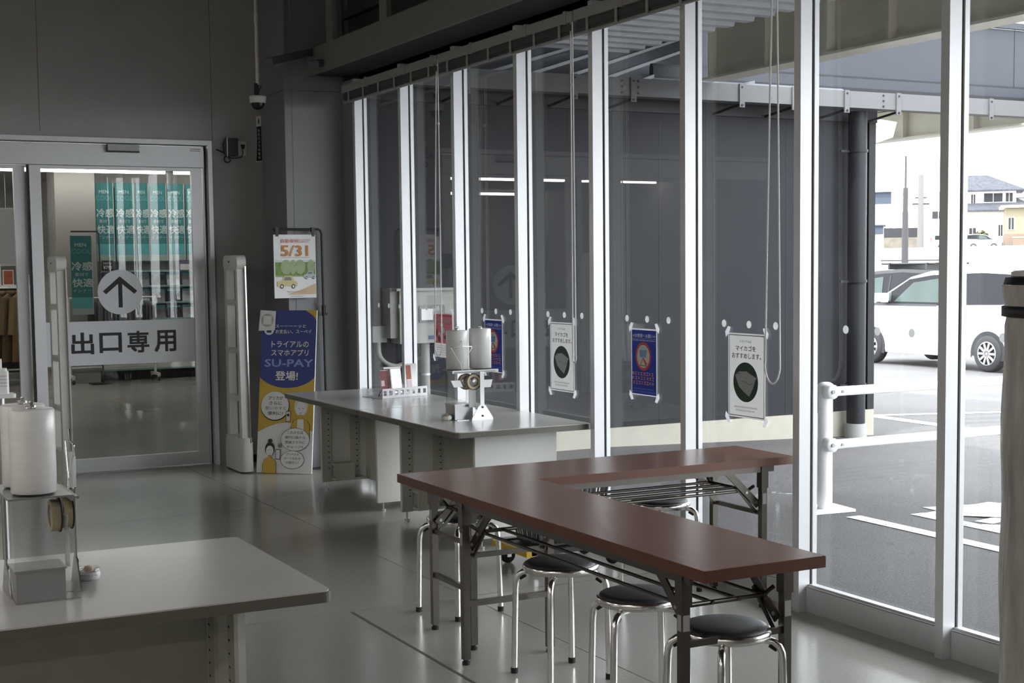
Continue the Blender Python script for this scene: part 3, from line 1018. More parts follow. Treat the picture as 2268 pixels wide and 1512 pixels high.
# ---- bag-roll dispensers and their rolls
def dispenser(label, loc, rotz):
    t = thing('bag_dispenser', label, 'dispenser', loc, rotz)
    for i, yy in enumerate((0.0, 0.19)):
        st = part(t, 'stand_plate', MB().prism([(-0.07, 0.0), (0.07, 0.0), (0.068, 0.012), (0.024, 0.082), (0.013, 0.09), (0.013, 0.285), (-0.013, 0.285), (-0.013, 0.09), (-0.024, 0.082), (-0.068, 0.012)], XZ, yy + 0.004, yy), STEEL)
        part(st, 'screw', MB().cyl((0, yy - 0.001, 0.024), (0, yy - 0.005, 0.024), 0.006, n=10).cyl((0, yy - 0.001, 0.075), (0, yy - 0.005, 0.075), 0.006, n=10), BLACKPL)
    part(t, 'base_tray', MB().box(-0.07, 0.07, 0.004, 0.19, 0.0, 0.004).box(-0.155, -0.02, 0.02, 0.19, 0.0, 0.003), STEEL)
    bx = part(t, 'tape_box', MB().box(-0.152, -0.035, 0.058, 0.188, 0.003, 0.088), mat('brushed_box', (0.42, 0.42, 0.43), 0.35, metal=0.7, var=0.06))
    part(bx, 'box_lid', MB().box(-0.156, -0.031, 0.054, 0.192, 0.088, 0.092), STEEL)
    part(t, 'platform', MB().box(-0.175, 0.125, 0.035, 0.205, 0.288, 0.293).box(-0.175, 0.125, 0.035, 0.04, 0.276, 0.288), STEEL)
    part(t, 'cross_rod', MB().cyl((-0.16, 0.02, 0.282), (0.10, 0.02, 0.282), 0.004, n=8), STEEL)
    for xx in (-0.10, 0.05):
        part(t, 'spindle', MB().cyl((xx, 0.125, 0.293), (xx, 0.125, 0.535), 0.006, n=10).cyl((xx, 0.125, 0.532), (xx, 0.125, 0.538), 0.014, n=12).cyl((xx - 0.011, 0.125, 0.543), (xx + 0.011, 0.125, 0.543), 0.005, n=8), CHROME)
    TP = mat('cream_tape', (0.62, 0.52, 0.33), 0.4, var=0.05)
    for yy, xx in ((0.032, -0.045), (0.07, -0.078)):
        w = part(t, 'tape_wheel', MB().lathe([(0.030, -0.012), (0.044, -0.012), (0.044, 0.012), (0.030, 0.012), (0.030, -0.012)], (xx, yy, 0.225), n=28, axis='y', smooth=False), TP)
        part(w, 'wheel_hub', MB().lathe([(0.0, -0.010), (0.030, -0.010), (0.032, 0.0), (0.030, 0.010), (0.0, 0.010)], (xx, yy, 0.225), n=22, axis='y'), STEEL)
        part(w, 'wheel_rim', MB().lathe([(0.044, -0.015), (0.048, -0.015), (0.048, -0.011), (0.044, -0.011), (0.044, -0.015)], (xx, yy, 0.225), n=28, axis='y', smooth=False), BLACKPL)
    part(t, 'wing', MB().prism([(0.014, 0.19), (0.06, 0.19), (0.072, 0.235), (0.014, 0.235)], XZ, 0.012, 0.008).prism([(-0.16, 0.195), (-0.10, 0.195), (-0.12, 0.235), (-0.18, 0.235)], XZ, 0.054, 0.05), STEEL)
    part(t, 'cutter_card', MB().box(-0.072, -0.028, 0.030, 0.036, 0.075, 0.185), WHITEPL)
    part(t, 'acrylic_guard', MB().box(-0.150, -0.147, 0.05, 0.19, 0.092, 0.286), ACRYL)
    part(t, 'wire_guide', MB().tube([(-0.115, 0.036, 0.292), (-0.122, 0.034, 0.33), (-0.185, 0.030, 0.425), (-0.183, 0.030, 0.432), (-0.130, 0.030, 0.434), (-0.122, 0.030, 0.468), (-0.116, 0.030, 0.468), (-0.108, 0.030, 0.434), (-0.052, 0.030, 0.432), (-0.050, 0.030, 0.425), (-0.104, 0.034, 0.33), (-0.110, 0.036, 0.292)], 0.0022, n=8), CHROME)
    return t


def bag_roll(label, base, rotz, lx, r, z0, z1, group):
    c, s = math.cos(rotz), math.sin(rotz)
    x, y = base[0] + c * lx - s * 0.125, base[1] + s * lx + c * 0.125
    t = thing('bag_roll', label, 'plastic bag roll', (x, y, base[2] + z0), rotz, group)
    H = z1 - z0
    part(t, 'film_wrap', MB().lathe([(0.012, 0.0), (r - 0.003, 0.0), (r, 0.003), (r, H * 0.5), (r + 0.0006, H * 0.7), (r, H - 0.004), (r - 0.004, H), (0.012, H)], n=40), FILM)
    part(t, 'core_tube', MB().lathe([(0.007, 0.001), (0.012, 0.001), (0.012, H + 0.001), (0.007, H + 0.001)], n=18), mat('card_core', (0.35, 0.30, 0.22), 0.8, var=0.1))
    return t


TZ = 0.695
fd = (3.700, 7.50, TZ)
dispenser('steel bag-roll dispenser on the packing table against the windows', fd, 0)
bag_roll('milky plastic bag roll behind the wire guide, on the window-side dispenser', fd, 0, -0.10, 0.066, 0.297, 0.525, 'bag rolls on dispensers')
bag_roll('milky plastic bag roll beside the pink poster dispenser, nearer the glass', fd, 0, 0.05, 0.066, 0.297, 0.532, 'bag rolls on dispensers')
nd = (0.752, 4.165, TZ)
dispenser('steel bag-roll dispenser on the foreground packing table', nd, math.pi / 2)
bag_roll('large milky plastic bag roll in front on the foreground dispenser', nd, math.pi / 2, -0.10, 0.061, 0.297, 0.528, 'bag rolls on dispensers')
bag_roll('milky plastic bag roll half hidden behind another on the foreground dispenser', nd, math.pi / 2, 0.05, 0.061, 0.297, 0.528, 'bag rolls on dispensers')


def cup(label, loc, text=None):
    t = thing('finger_moistener', label, 'moistener', loc)
    part(t, 'cup_body', MB().lathe([(0.0, 0.0), (0.026, 0.0), (0.0305, 0.004), (0.033, 0.012), (0.033, 0.022), (0.030, 0.027), (0.022, 0.026), (0.0, 0.024)], n=30), WHITEPL)
    part(t, 'clear_rim', MB().lathe([(0.0325, 0.023), (0.033, 0.030), (0.030, 0.037), (0.027, 0.038), (0.029, 0.030), (0.0295, 0.026)], n=30), ACRYL)
    part(t, 'sponge', MB().lathe([(0.0, 0.040), (0.011, 0.039), (0.014, 0.034), (0.014, 0.025)], n=20), mat('peach_sponge', (0.55, 0.40, 0.30), 0.8, var=0.1))
    if text:
        vs, fs, W, H = text_geo(text, 0.01)
        sc_ = 0.052 / W
        a0 = math.atan2(-loc[1], -loc[0])
        pts = []
        for x, y in vs:
            a = a0 + x * sc_ / 0.0334
            pts.append((0.0336 * math.cos(a), 0.0336 * math.sin(a), 0.017 + y * sc_))
        part(t, 'lettering', MB().add(pts, fs), INK)
    return t


cup('small white finger moistener cup beside the foreground dispenser foot', (0.800, 4.245, TZ), '専用アルコール')
cp = cup('small white finger moistener cup at the base of the window-side dispenser', (3.515, 7.60, TZ))
part(cp, 'straw', MB().tube([(0.0, 0, 0.03), (0.02, 0.05, 0.07), (0.07, 0.1, 0.12)], 0.0015, n=6), WHITEPL)

# ---- acrylic leaflet tray with cards on the far packing table
tr = thing('leaflet_tray', 'clear acrylic tray with square cut-outs on the far packing table', 'tray', (3.90, 9.20, TZ))
T0, T1 = (3.705, 9.057), (4.083, 9.15)
dv = Vector((T1[0] - T0[0], T1[1] - T0[1], 0)); TL = dv.length; dv.normalize(); nv = Vector((-dv.y, dv.x, 0))
TRW = mat('frosted_acrylic', (0.62, 0.63, 0.66), 0.3, var=0.04)


def traypt(a, b, z):
    q = Vector((T0[0], T0[1], TZ)) + dv * a + nv * b
    return (q.x, q.y, TZ + z)


fr_ = MB()
n_h = 8
cw = TL / n_h
fr_.prism([(0, 0), (TL, 0), (TL, 0.02), (0, 0.02)], lambda a, b, t: traypt(a, t, b), 0.003, 0.0)
fr_.prism([(0, 0.052), (TL, 0.052), (TL, 0.068), (0, 0.068)], lambda a, b, t: traypt(a, t, b), 0.003, 0.0)
for i in range(n_h + 1):
    a0 = max(0, i * cw - cw * 0.24); a1 = min(TL, i * cw + cw * 0.24)
    fr_.prism([(a0, 0.02), (a1, 0.02), (a1, 0.052), (a0, 0.052)], lambda a, b, t: traypt(a, t, b), 0.003, 0.0)
part(tr, 'front_strip', fr_, TRW, world=True)
part(tr, 'tray_wall', MB().prism([(0, 0), (TL, 0), (TL, 0.068), (0, 0.068)], lambda a, b, t: traypt(a, t, b), 0.24, 0.237)
     .prism([(0, 0), (0.24, 0), (0.24, 0.068), (0, 0.068)], lambda a, b, t: traypt(t, a, b), 0.0, 0.003), ACRYL, world=True)
part(tr, 'tray_floor', MB().prism([(0, 0), (TL, 0), (TL, 0.24), (0, 0.24)], lambda a, b, t: traypt(a, b, t), 0.0, 0.003), TRW, world=True)
part(tr, 'divider', MB().prism([(0.0, 0), (0.24, 0), (0.24, 0.068), (0, 0.068)], lambda a, b, t: traypt(t, a, b), TL * 0.52, TL * 0.52 + 0.003), ACRYL, world=True)


def leaflet(label, a0, a1, b, z0, z1, tilt, cols, m):
    t = thing('leaflet', label, 'leaflet', traypt((a0 + a1) / 2, b, z0), 0, 'leaflets standing in the clear tray')
    part(t, 'sheet', MB().prism([(a0, z0), (a1, z0), (a1 + 0.004, z1), (a0 + 0.004, z1)], lambda a, h, s: traypt(a, b + s + (h - z0) * tilt, h), 0.002, 0.0), m, world=True)
    O = Vector(traypt(a0, b - 0.0006, z0))
    up = Vector((nv.x * tilt, nv.y * tilt, 1))
    pp = Print(t, O, dv, up)
    W = a1 - a0; H = z1 - z0
    for (u0, v0, u1, v1, mm) in cols:
        pp.rect(u0 * W, v0 * H, u1 * W, v1 * H, mm, 'printed_picture')
    pp.done()


MAR = mat('maroon_print', (0.20, 0.045, 0.04), 0.6, var=0.3, scale=60)
ORG = mat('rust_print', (0.35, 0.09, 0.05), 0.6, var=0.3, scale=60)
PNK = mat('pale_pink_print', (0.62, 0.50, 0.52), 0.6, var=0.1, scale=60)
leaflet('rust red and pink leaflet standing beside the beige conduit', 0.25, 0.345, 0.05, 0.03, 0.225, 0.12, [(0.05, 0.45, 0.50, 0.95, ORG), (0.05, 0.05, .5, .43, PNK)], PAPER)
leaflet('dark maroon leaflet with photographs at the tray centre', 0.055, 0.135, 0.09, 0.03, 0.19, 0.1, [(0.05, 0.03, 0.9, 0.97, MAR), (0.1, 0.3, 0.45, 0.55, PNK)], PNK)
mr = thing('table_mirror', 'small tabletop mirror in a pale frame in the leaflet tray', 'mirror', traypt(0.19, 0.06, 0.003))
part(mr, 'frame', MB().prism([(0.135, 0.02), (0.228, 0.02), (0.228, 0.205), (0.135, 0.205)], lambda a, h, s: traypt(a, 0.065 + s + h * .15, h), 0.006, 0.0).prism([(.08, .197), (.228, .197), (.228, .209), (.08, .209)], lambda a, h, s: traypt(a, .06 + s + h * .15, h), 0.05, 0.0), WHITEPL, world=True)
part(mr, 'mirror_glass', MB().prism([(0.142, 0.027), (0.222, 0.027), (0.222, 0.192), (0.142, 0.192)], lambda a, h, s: traypt(a, 0.065 + s + h * .15, h), -0.0005, -0.0015), mat('mirror', (0.22, 0.235, 0.24), 0.12, metal=1.0, var=0.02), world=True)
pen = thing('pen', 'black pen with a coiled lead lying in the clear tray', 'pen', traypt(0.03, 0.1, 0.003))
part(pen, 'barrel', MB().cyl(traypt(0.04, 0.10, 0.008), traypt(0.09, 0.10, 0.10), 0.004, n=8), BLACKPL, world=True)
part(pen, 'lead', MB().tube([traypt(0.09, 0.10, 0.10), traypt(0.13, 0.11, 0.075), traypt(0.16, 0.13, 0.085), traypt(0.18, 0.12, 0.06)], 0.002, n=6), BLACKPL, world=True)

# ---- anti-theft gates by the door
def eas_gate(label, x, y0, y1):
    """y0 near edge, y1 far edge; gate plane runs along y"""
    t = thing('security_gate', label, 'security gate', (x, (y0 + y1) / 2, 0), 0, 'anti-theft gates beside the door')
    h = (y1 - y0) / 2
    base = rrect(-0.055, -h, 0.055, h, 0.05, 5)
    part(t, 'base_block', MB().prism(base, XY, 0.01, 0.235).prism(rrect(-0.05, -h + .01, 0.05, h - .01, 0.045, 5), XY, 0.235, 0.275), EASM)
    part(t, 'floor_skirt', MB().prism(rrect(-0.048, -h + .008, 0.048, h - .008, 0.044, 5), XY, 0.0, 0.01), RUBBER)

    def post(name, ya, yb, ya2, yb2, m, xa=-0.032, xb=0.032):
        vs = [(xa, ya, 0.26), (xb, ya, 0.26), (xb, yb, 0.26), (xa, yb, 0.26), (xa, ya2, 1.62), (xb, ya2, 1.62), (xb, yb2, 1.62), (xa, yb2, 1.62)]
        return part(t, name, MB().add(vs, [(0, 3, 2, 1), (4, 5, 6, 7), (0, 1, 5, 4), (1, 2, 6, 5), (2, 3, 7, 6), (3, 0, 4, 7)]), m)
    post('post', -h + 0.03, -h + 0.10, -h + 0.07, -h + 0.12, EASM)
    post('post', h - 0.10, h - 0.02, h - 0.10, h - 0.04, EASM)
    part(t, 'chrome_strip', MB().add([(0.026, -h + .010, .02), (.036, -h + .010, .02), (.036, -h + .03, .02), (0.026, -h + .03, .02), (0.026, -h + .05, 1.62), (.036, -h + .05, 1.62), (.036, -h + .07, 1.62), (0.026, -h + .07, 1.62)], [(0, 3, 2, 1), (4, 5, 6, 7), (0, 1, 5, 4), (1, 2, 6, 5), (2, 3, 7, 6), (3, 0, 4, 7)]), CHROME)
    for z in (0.56, 0.93, 1.31):
        part(t, 'rung', MB().box(-0.028, 0.028, -h + 0.07, h - 0.06, z, z + 0.04), EASM)
    cap = rrect(-h + 0.045, 1.585, h - 0.03, 1.70, 0.05, 6)
    part(t, 'top_cap', MB().prism(cap, YZ, -0.036, 0.036), EASM)
    part(t, 'maker_mark', MB().box(-0.0375, -0.036, 0.02, 0.06, 1.645, 1.655), INK)
    return t


eas_gate('pale security gate standing between the sliding door and the blue board', 3.275, 10.79, 11.245)
eas_gate('pale security gate standing in front of the sliding door stile', 1.905, 10.70, 11.15)


# ================================================================== SIGNS, POSTERS, WALL FITTINGS
NAVY = mat('print_navy', (0.012, 0.035, 0.22), 0.4, var=0.03)
YELP = mat('print_yellow', (0.60, 0.40, 0.045), 0.45, var=0.04)
PALEB = mat('print_pale_blue', (0.25, 0.34, 0.68), 0.45, var=0.03)
WINK = mat('print_white', (0.80, 0.80, 0.80), 0.5, var=0.01)
GREYI = mat('print_grey', (0.22, 0.22, 0.22), 0.6, var=0.05)
SKINP = mat('print_cream', (0.72, 0.68, 0.60), 0.6, var=0.02)

# ---- blue and yellow board leaning in front of the pillar
bo = thing('display_board', 'tall blue and yellow payment app board leaning before the pillar', 'sign board', (3.51, 10.63, 0))
BL, BH = 0.459, 1.275
bO = Vector((3.336, 10.777, 0.004)); bR = Vector((0.347, -0.301, 0)).normalized(); bN = Vector((-0.301, -0.347, 0)).normalized()
bU = (Vector((0, 0, 1.263)) - bN * 0.19).normalized()
mbb = MB()
for tt in (0.0, -0.012):
    pass
nb = bR.cross(bU)
vs = [bO + bR * a + bU * b + nb * h for h in (-0.012, 0.0) for a, b in ((0, 0), (BL, 0), (BL, BH), (0, BH))]
part(bo, 'panel', MB().add(vs, [(3, 2, 1, 0), (4, 5, 6, 7), (0, 1, 5, 4), (1, 2, 6, 5), (2, 3, 7, 6), (3, 0, 4, 7)]), PAPER, world=True)
part(bo, 'rear_strut', MB().bar(bO + bR * 0.23 + bU * 0.7 - nb * 0.02, bO + bR * 0.23 - bN * 0.13 + Vector((0, 0, 0.004)), 0.02, 0.008), BLACKPL, world=True)
pp = Print(bo, bO, bR, bU)
pp.rect(0, 0, BL, BH, PAPER, 'printed_ground')
pp.rect(0, 0.30, BL, BH, YELP, 'printed_ground')
dome = [(0, 0)] + [(BL, 0)] + [(BL * (1 - i / 16), 0.30 + 0.092 * math.sin(math.pi * (0.08 + 0.86 * (i / 16)))) for i in range(17)]
pp.shape(dome, PAPER, 'white_dome')
circ = []
for i in range(41):
    a = math.pi + math.pi * i / 40
    circ.append((0.2295 + 0.262 * math.cos(a), 0.83 + 0.165 * math.sin(a)))
circ = [(max(0, min(BL, a)), b) for a, b in circ]
pp.shape(circ + [(BL, 1.195), (BL * 0.93, 1.235), (BL * 0.80, BH), (0, BH)], NAVY, 'navy_disc')
pp.k += 1
pp.text('スーーーーッと', 0.245, 1.150, WINK, w=0.255, h=0.026, bold=0.01)
pp.text('お支払い、スーペイ', 0.270, 1.108, WINK, w=0.30, h=0.032, bold=0.008)
pp.text('トライアルの', 0.245, 1.008, WINK, w=0.31, h=0.048, bold=0.012)
pp.text('スマホアプリ', 0.245, 0.942, WINK, w=0.31, h=0.048, bold=0.012)
pp.text('SU-PAY', 0.240, 0.860, PALEB, w=0.40, h=0.058, bold=0.018)
pp.text('登場!', 0.225, 0.760, WINK, w=0.185, h=0.072, bold=0.016)
pp.shape(ellipse(0.065, 1.115, 0.040, 0.034, 24), WINK, 'round_emblem')
pp.shape(rrect(0.045, 1.098, 0.085, 1.132, 0.008), NAVY, 'round_emblem_core')
# upper speech bubble and figure with phone
pp.shape(ellipse(0.139, 0.521, 0.121, 0.116, 40), INK, 'bubble_line')
pp.shape(ellipse(0.137, 0.525, 0.116, 0.111, 40), PAPER, 'bubble')
for i, (tx, w) in enumerate((('プリカが', 0.125), ('さらに', 0.105), ('使いやすく', 0.175), ('便利に!', 0.125))):
    pp.text(tx, 0.142, 0.585 - 0.040 * i, INK if i != 2 else GREYI, w=w, h=0.028, bold=0.008)


def figure(cx, top, s, hair, shirt, bun=False, top_name='drawn_shirt'):
    pp.shape(ellipse(cx, top - 0.075 * s, 0.062 * s, 0.082 * s, 24), hair, 'drawn_hair')
    if bun:
        pp.shape(ellipse(cx, top + 0.02 * s, 0.028 * s, 0.026 * s, 18), hair, 'drawn_hair')
    pp.shape(ellipse(cx, top - 0.098 * s, 0.048 * s, 0.062 * s, 24), PAPER, 'drawn_face')
    for q in (-1, 1):
        pp.shape(ellipse(cx + q * 0.018 * s, top - 0.09 * s, 0.0035 * s, 0.0045 * s, 10), INK, 'drawn_eye', up=False)
    pp.k += 1
    pp.shape([(cx - 0.014 * s, top - 0.125 * s), (cx, top - 0.136 * s), (cx + 0.014 * s, top - 0.125 * s), (cx, top - 0.131 * s)], INK, 'drawn_mouth')
    body = [(cx - 0.082 * s, top - 0.36 * s), (cx + 0.085 * s, top - 0.36 * s), (cx + 0.082 * s, top - 0.235 * s), (cx + 0.055 * s, top - 0.195 * s), (cx + 0.018 * s, top - 0.18 * s), (cx + 0.016 * s, top - 0.15 * s), (cx - 0.016 * s, top - 0.15 * s), (cx - 0.018 * s, top - 0.18 * s), (cx - 0.06 * s, top - 0.195 * s), (cx - 0.085 * s, top - 0.25 * s)]
    pp.shape([((a - cx) * 1.05 + cx, (b - top + 0.26 * s) * 1.02 + top - 0.26 * s) for a, b in body], INK, 'drawn_line')
    pp.shape(body, shirt, top_name)


figure(0.355, 0.59, 0.92, SKINP, YELP)
pp.shape([(0.325, 0.27), (0.385, 0.27), (0.380, 0.42), (0.330, 0.42)], PAPER, 'drawn_shirt_front')
pp.shape(rrect(0.232, 0.40, 0.272, 0.485, 0.005), INK, 'drawn_phone')
pp.shape(rrect(0.236, 0.405, 0.268, 0.480, 0.003), SKINP, 'drawn_phone_face')
pp.shape(ellipse(0.252, 0.452, 0.011, 0.011, 14), INK, 'drawn_phone_dot')
figure(0.108, 0.235, 0.66, mat('drawn_black', (0.03, 0.03, 0.03), 0.6, var=0.1), YELP, bun=True, top_name='drawn_blouse')
pp.shape(rrect(0.158, 0.105, 0.198, 0.185, 0.005), INK, 'drawn_phone')
pp.shape(rrect(0.162, 0.110, 0.194, 0.180, 0.003), PAPER, 'drawn_phone_face')
pp.shape(ellipse(0.192, 0.212, 0.016, 0.016, 16), GREYI, 'drawn_heart')
for (cx, cy, rx, ry, lines, ww, hh) in ((0.318, 0.262, 0.118, 0.088, ('これからは', '銀行口座から', '直接スマホに', 'チャージ!!'), (0.13, 0.165, 0.165, 0.135), 0.026),
                                        (0.300, 0.105, 0.096, 0.068, ('プリペイド', 'カード忘れの', '心配なし!'), (0.105, 0.135, 0.105), 0.022)):
    pp.shape(ellipse(cx, cy, rx + 0.003, ry + 0.003, 36), INK, 'bubble_line')
    pp.shape(ellipse(cx, cy, rx, ry, 36), PAPER, 'bubble')
    for i, tx in enumerate(lines):
        pp.text(tx, cx, cy + ry * 0.62 - i * hh * 1.45, INK, w=ww[i], h=hh * 0.85, bold=0.006)
pp.done()
# square card stuck on the board's corner (its code is left blank)
cd = thing('sticker_card', 'small square pale card fixed to the upper corner of the blue board', 'card', bO + bR * 0.06 + bU * 1.16)
pc = Print(cd, bO + nb * 0.016, bR, bU)
cq = [(-0.018, 1.112), (0.118, 1.118), (0.122, 1.268), (-0.008, 1.276)]
vs = [bO + bR * a + bU * b + nb * h for h in (0.012, 0.016) for a, b in cq]
part(cd, 'card', MB().add(vs, [(3, 2, 1, 0), (4, 5, 6, 7), (0, 1, 5, 4), (1, 2, 6, 5), (2, 3, 7, 6), (3, 0, 4, 7)]), PAPER, world=True)
pc.shape(ellipse(0.054, 1.195, 0.052, 0.052, 30), mat('print_silver', (0.42, 0.45, 0.43), 0.5, var=0.05), 'printed_ring')
pc.rect(0.020, 1.162, 0.088, 1.230, PAPER, 'printed_square')
pc.done()

# ---- black poster stand with clips, and the poster hanging from it
YS = 10.74
sx = lambda u: 3.388 * YS / 10.4 + (u - 603) * 0.00369
sd = thing('poster_stand', 'thin black pole stand with a hanging arm beside the pillar', 'stand', (sx(716), YS, 0))
xt = sx(712)
part(sd, 'pole', MB().tube([(xt + 0.012, YS, 0.01), (xt + 0.006, YS, 0.9), (xt, YS, 1.86), (xt - 0.008, YS, 1.888), (xt - 0.03, YS, 1.899), (sx(604), YS, 1.899)], 0.009, n=10), BLACKPL, world=True)
part(sd, 'height_clamp', MB().cyl((xt + 0.006, YS, 1.22), (xt + 0.005, YS, 1.30), 0.017, n=12).box(xt + 0.01, xt + 0.035, YS - 0.01, YS + 0.01, 1.22, 1.24), BLACKPL, world=True)
part(sd, 'foot', MB().cyl((xt + 0.012, YS, 0), (xt + 0.012, YS, 0.012), 0.03, n=16).box(xt - 0.12, xt + 0.05, YS - 0.02, YS + 0.02, 0, 0.01), BLACKPL, world=True)
for u in (612, 692):
    part(sd, 'clip', MB().box(sx(u) - 0.014, sx(u) + 0.014, YS - 0.016, YS + 0.012, 1.878, 1.912).box(sx(u) - 0.011, sx(u) + 0.011, YS - 0.014, YS - 0.002, 1.842, 1.88), BLACKPL, world=True)
ps = thing('poster', 'white poster with a big orange date and cartoon cars, hung from the black stand', 'poster', (sx(650), YS - 0.008, 1.36))
PW0, PW1, PZ0, PZ1 = sx(604), sx(697), 1.362, 1.856
part(ps, 'sheet', MB().box(PW0, PW1, YS - 0.009, YS - 0.008, PZ0, PZ1), PAPER, world=True)
po = Print(ps, (PW0, YS - 0.0092, PZ0), (1, 0, 0), (0, 0, 1))
PWW, PHH = PW1 - PW0, PZ1 - PZ0
GRN = mat('print_green', (0.16, 0.26, 0.06), 0.6, var=0.3, scale=25)
GRN2 = mat('print_sage', (0.33, 0.40, 0.24), 0.6, var=0.15, scale=25)
SKY_ = mat('print_sky', (0.60, 0.68, 0.72), 0.6, var=0.05)
TAN = mat('print_tan', (0.62, 0.46, 0.30), 0.6, var=0.08)
RED = mat('print_red', (0.50, 0.08, 0.03), 0.5, var=0.05)
ORA = mat('print_orange', (0.55, 0.20, 0.03), 0.5, var=0.05)
CARY = mat('print_car_cream', (0.62, 0.54, 0.28), 0.6, var=0.05)
CARB = mat('print_car_blue', (0.45, 0.52, 0.55), 0.6, var=0.05)
po.rect(0.01, PHH * 0.52, PWW - 0.006, PHH * 0.60, SKY_, 'printed_sky')
po.rect(0.01, PHH * 0.34, PWW - 0.006, PHH * 0.565, GRN, 'printed_trees')
for cx, rr in ((0.29, 0.13), (0.45, 0.08), (0.62, 0.12), (0.88, 0.09)):
    po.shape(ellipse(PWW * cx, PHH * 0.49, PWW * rr, PHH * 0.115, 24), GRN2, 'printed_tree')
po.rect(0.01, PHH * 0.335, PWW - 0.006, PHH * 0.355, GRN2, 'printed_grass')
po.shape([(PWW * 0.30, PHH * 0.055), (PWW * 0.985, PHH * 0.055), (PWW * 0.985, PHH * 0.225), (PWW * 0.72, PHH * 0.15)], TAN, 'printed_road')


def pcar(x, z, w, m):
    po.shape([(x, z), (x + w, z), (x + w, z + w * 0.22), (x + w * 0.86, z + w * 0.27), (x + w * 0.74, z + w * 0.50), (x + w * 0.36, z + w * 0.52), (x + w * 0.22, z + w * 0.29), (x, z + w * 0.24)], m, 'printed_car')
    po.shape([(x + w * 0.30, z + w * 0.29), (x + w * 0.72, z + w * 0.29), (x + w * 0.68, z + w * 0.45), (x + w * 0.40, z + w * 0.46)], GREYI, 'printed_car_window')
    for q in (0.22, 0.8):
        po.shape(ellipse(x + w * q, z, w * 0.09, w * 0.11, 18), INK, 'printed_wheel', up=False)
    po.k += 1
    for q in (0.22, 0.8):
        po.shape(ellipse(x + w * q, z, w * 0.05, w * 0.065, 18), PAPER, 'printed_hub', up=False)
    po.k += 1


pcar(PWW * 0.07, PHH * 0.185, PWW * 0.47, CARY)
pcar(PWW * 0.70, PHH * 0.318, PWW * 0.29, CARB)
po.text('自動車税', PWW * 0.38, PHH * 0.90, RED, w=PWW * 0.42, h=PHH * 0.062)
po.marks(PWW * 0.60, PWW * 0.88, PHH * 0.915, PHH * 0.018, RED, 11, seed=3)
po.marks(PWW * 0.60, PWW * 0.84, PHH * 0.885, PHH * 0.018, RED, 9, seed=4)
po.text('5', PWW * 0.26, PHH * 0.745, ORA, w=PWW * 0.17, h=PHH * 0.165, bold=0.02)
po.text('/', PWW * 0.425, PHH * 0.745, ORA, w=PWW * 0.12, h=PHH * 0.175)
po.text('31', PWW * 0.665, PHH * 0.745, ORA, w=PWW * 0.29, h=PHH * 0.165, bold=0.02)
po.rect(PWW * 0.18, PHH * 0.636, PWW * 0.86, PHH * 0.641, GREYI, 'printed_rule')
po.marks(PWW * 0.30, PWW * 0.82, PHH * 0.10, PHH * 0.02, TAN, 20, seed=5)
po.marks(PWW * 0.38, PWW * 0.68, PHH * 0.027, PHH * 0.014, GREYI, 16, seed=6)
po.done()

# ---- dome camera on a ceiling pole, narrow notice, power adapter
dc = thing('dome_camera', 'dome security camera hanging on a thin white ceiling pole', 'security camera', (3.455, 10.889, 2.80))
part(dc, 'pole', MB().cyl((3.455, 10.889, 3.02), (3.455, 10.889, 5.0), 0.013, n=12).cyl((3.455, 10.889, 3.50), (3.455, 10.889, 3.56), 0.017, n=12), WHITEPL, world=True)
part(dc, 'bracket', MB().box(3.43, 3.452, 10.875, 10.9, 2.93, 3.03).cyl((3.455, 10.889, 2.93), (3.455, 10.889, 3.02), 0.012, n=10).bar((3.46, 10.885, 2.96), (3.485, 10.88, 3.02), 0.015, 0.008), BLACKPL, world=True)
part(dc, 'housing', MB().lathe([(0.0, 0.05), (0.055, 0.05), (0.066, 0.046), (0.066, 0.036), (0.062, 0.0), (0.052, -0.006), (0.0, -0.006)], (3.455, 10.889, 2.885), n=30), WHITEPL, world=True)
part(dc, 'dome', MB().lathe([(0.052, 0.0), (0.051, -0.015), (0.044, -0.032), (0.030, -0.046), (0.012, -0.053), (0.0, -0.054)], (3.455, 10.889, 2.880), n=30), mat('smoked_dome', (0.012, 0.012, 0.013), 0.08, var=0.1), world=True)

nt = thing('notice_strip', 'narrow black and white vertical notice below the dome camera', 'notice', (3.627, YB, 2.46))
part(nt, 'strip', MB().prism([(3.598, 2.462), (3.652, 2.470), (3.651, 2.70), (3.648, 2.842), (3.606, 2.832), (3.610, 2.65)], XZ, YB - 0.001, YB - 0.002), PAPER, world=True)
pn = Print(nt, (3.627, YB - 0.0022, 2.462), (1, 0, 0), (0, 0, 1))
pn.shape([(-0.026, 0.008), (0.023, 0.014), (0.022, 0.295), (-0.018, 0.288), (-0.015, 0.19)], INK, 'printed_ground')
pn.k += 1
pn.text('防犯カメラ作動中', 0.001, 0.148, WINK, w=0.017, h=0.25, vertical=True)
pn.shape([(-0.004, 0.312), (0.004, 0.312), (0.007, 0.345), (-0.002, 0.357)], INK, 'printed_figure')
pn.done()

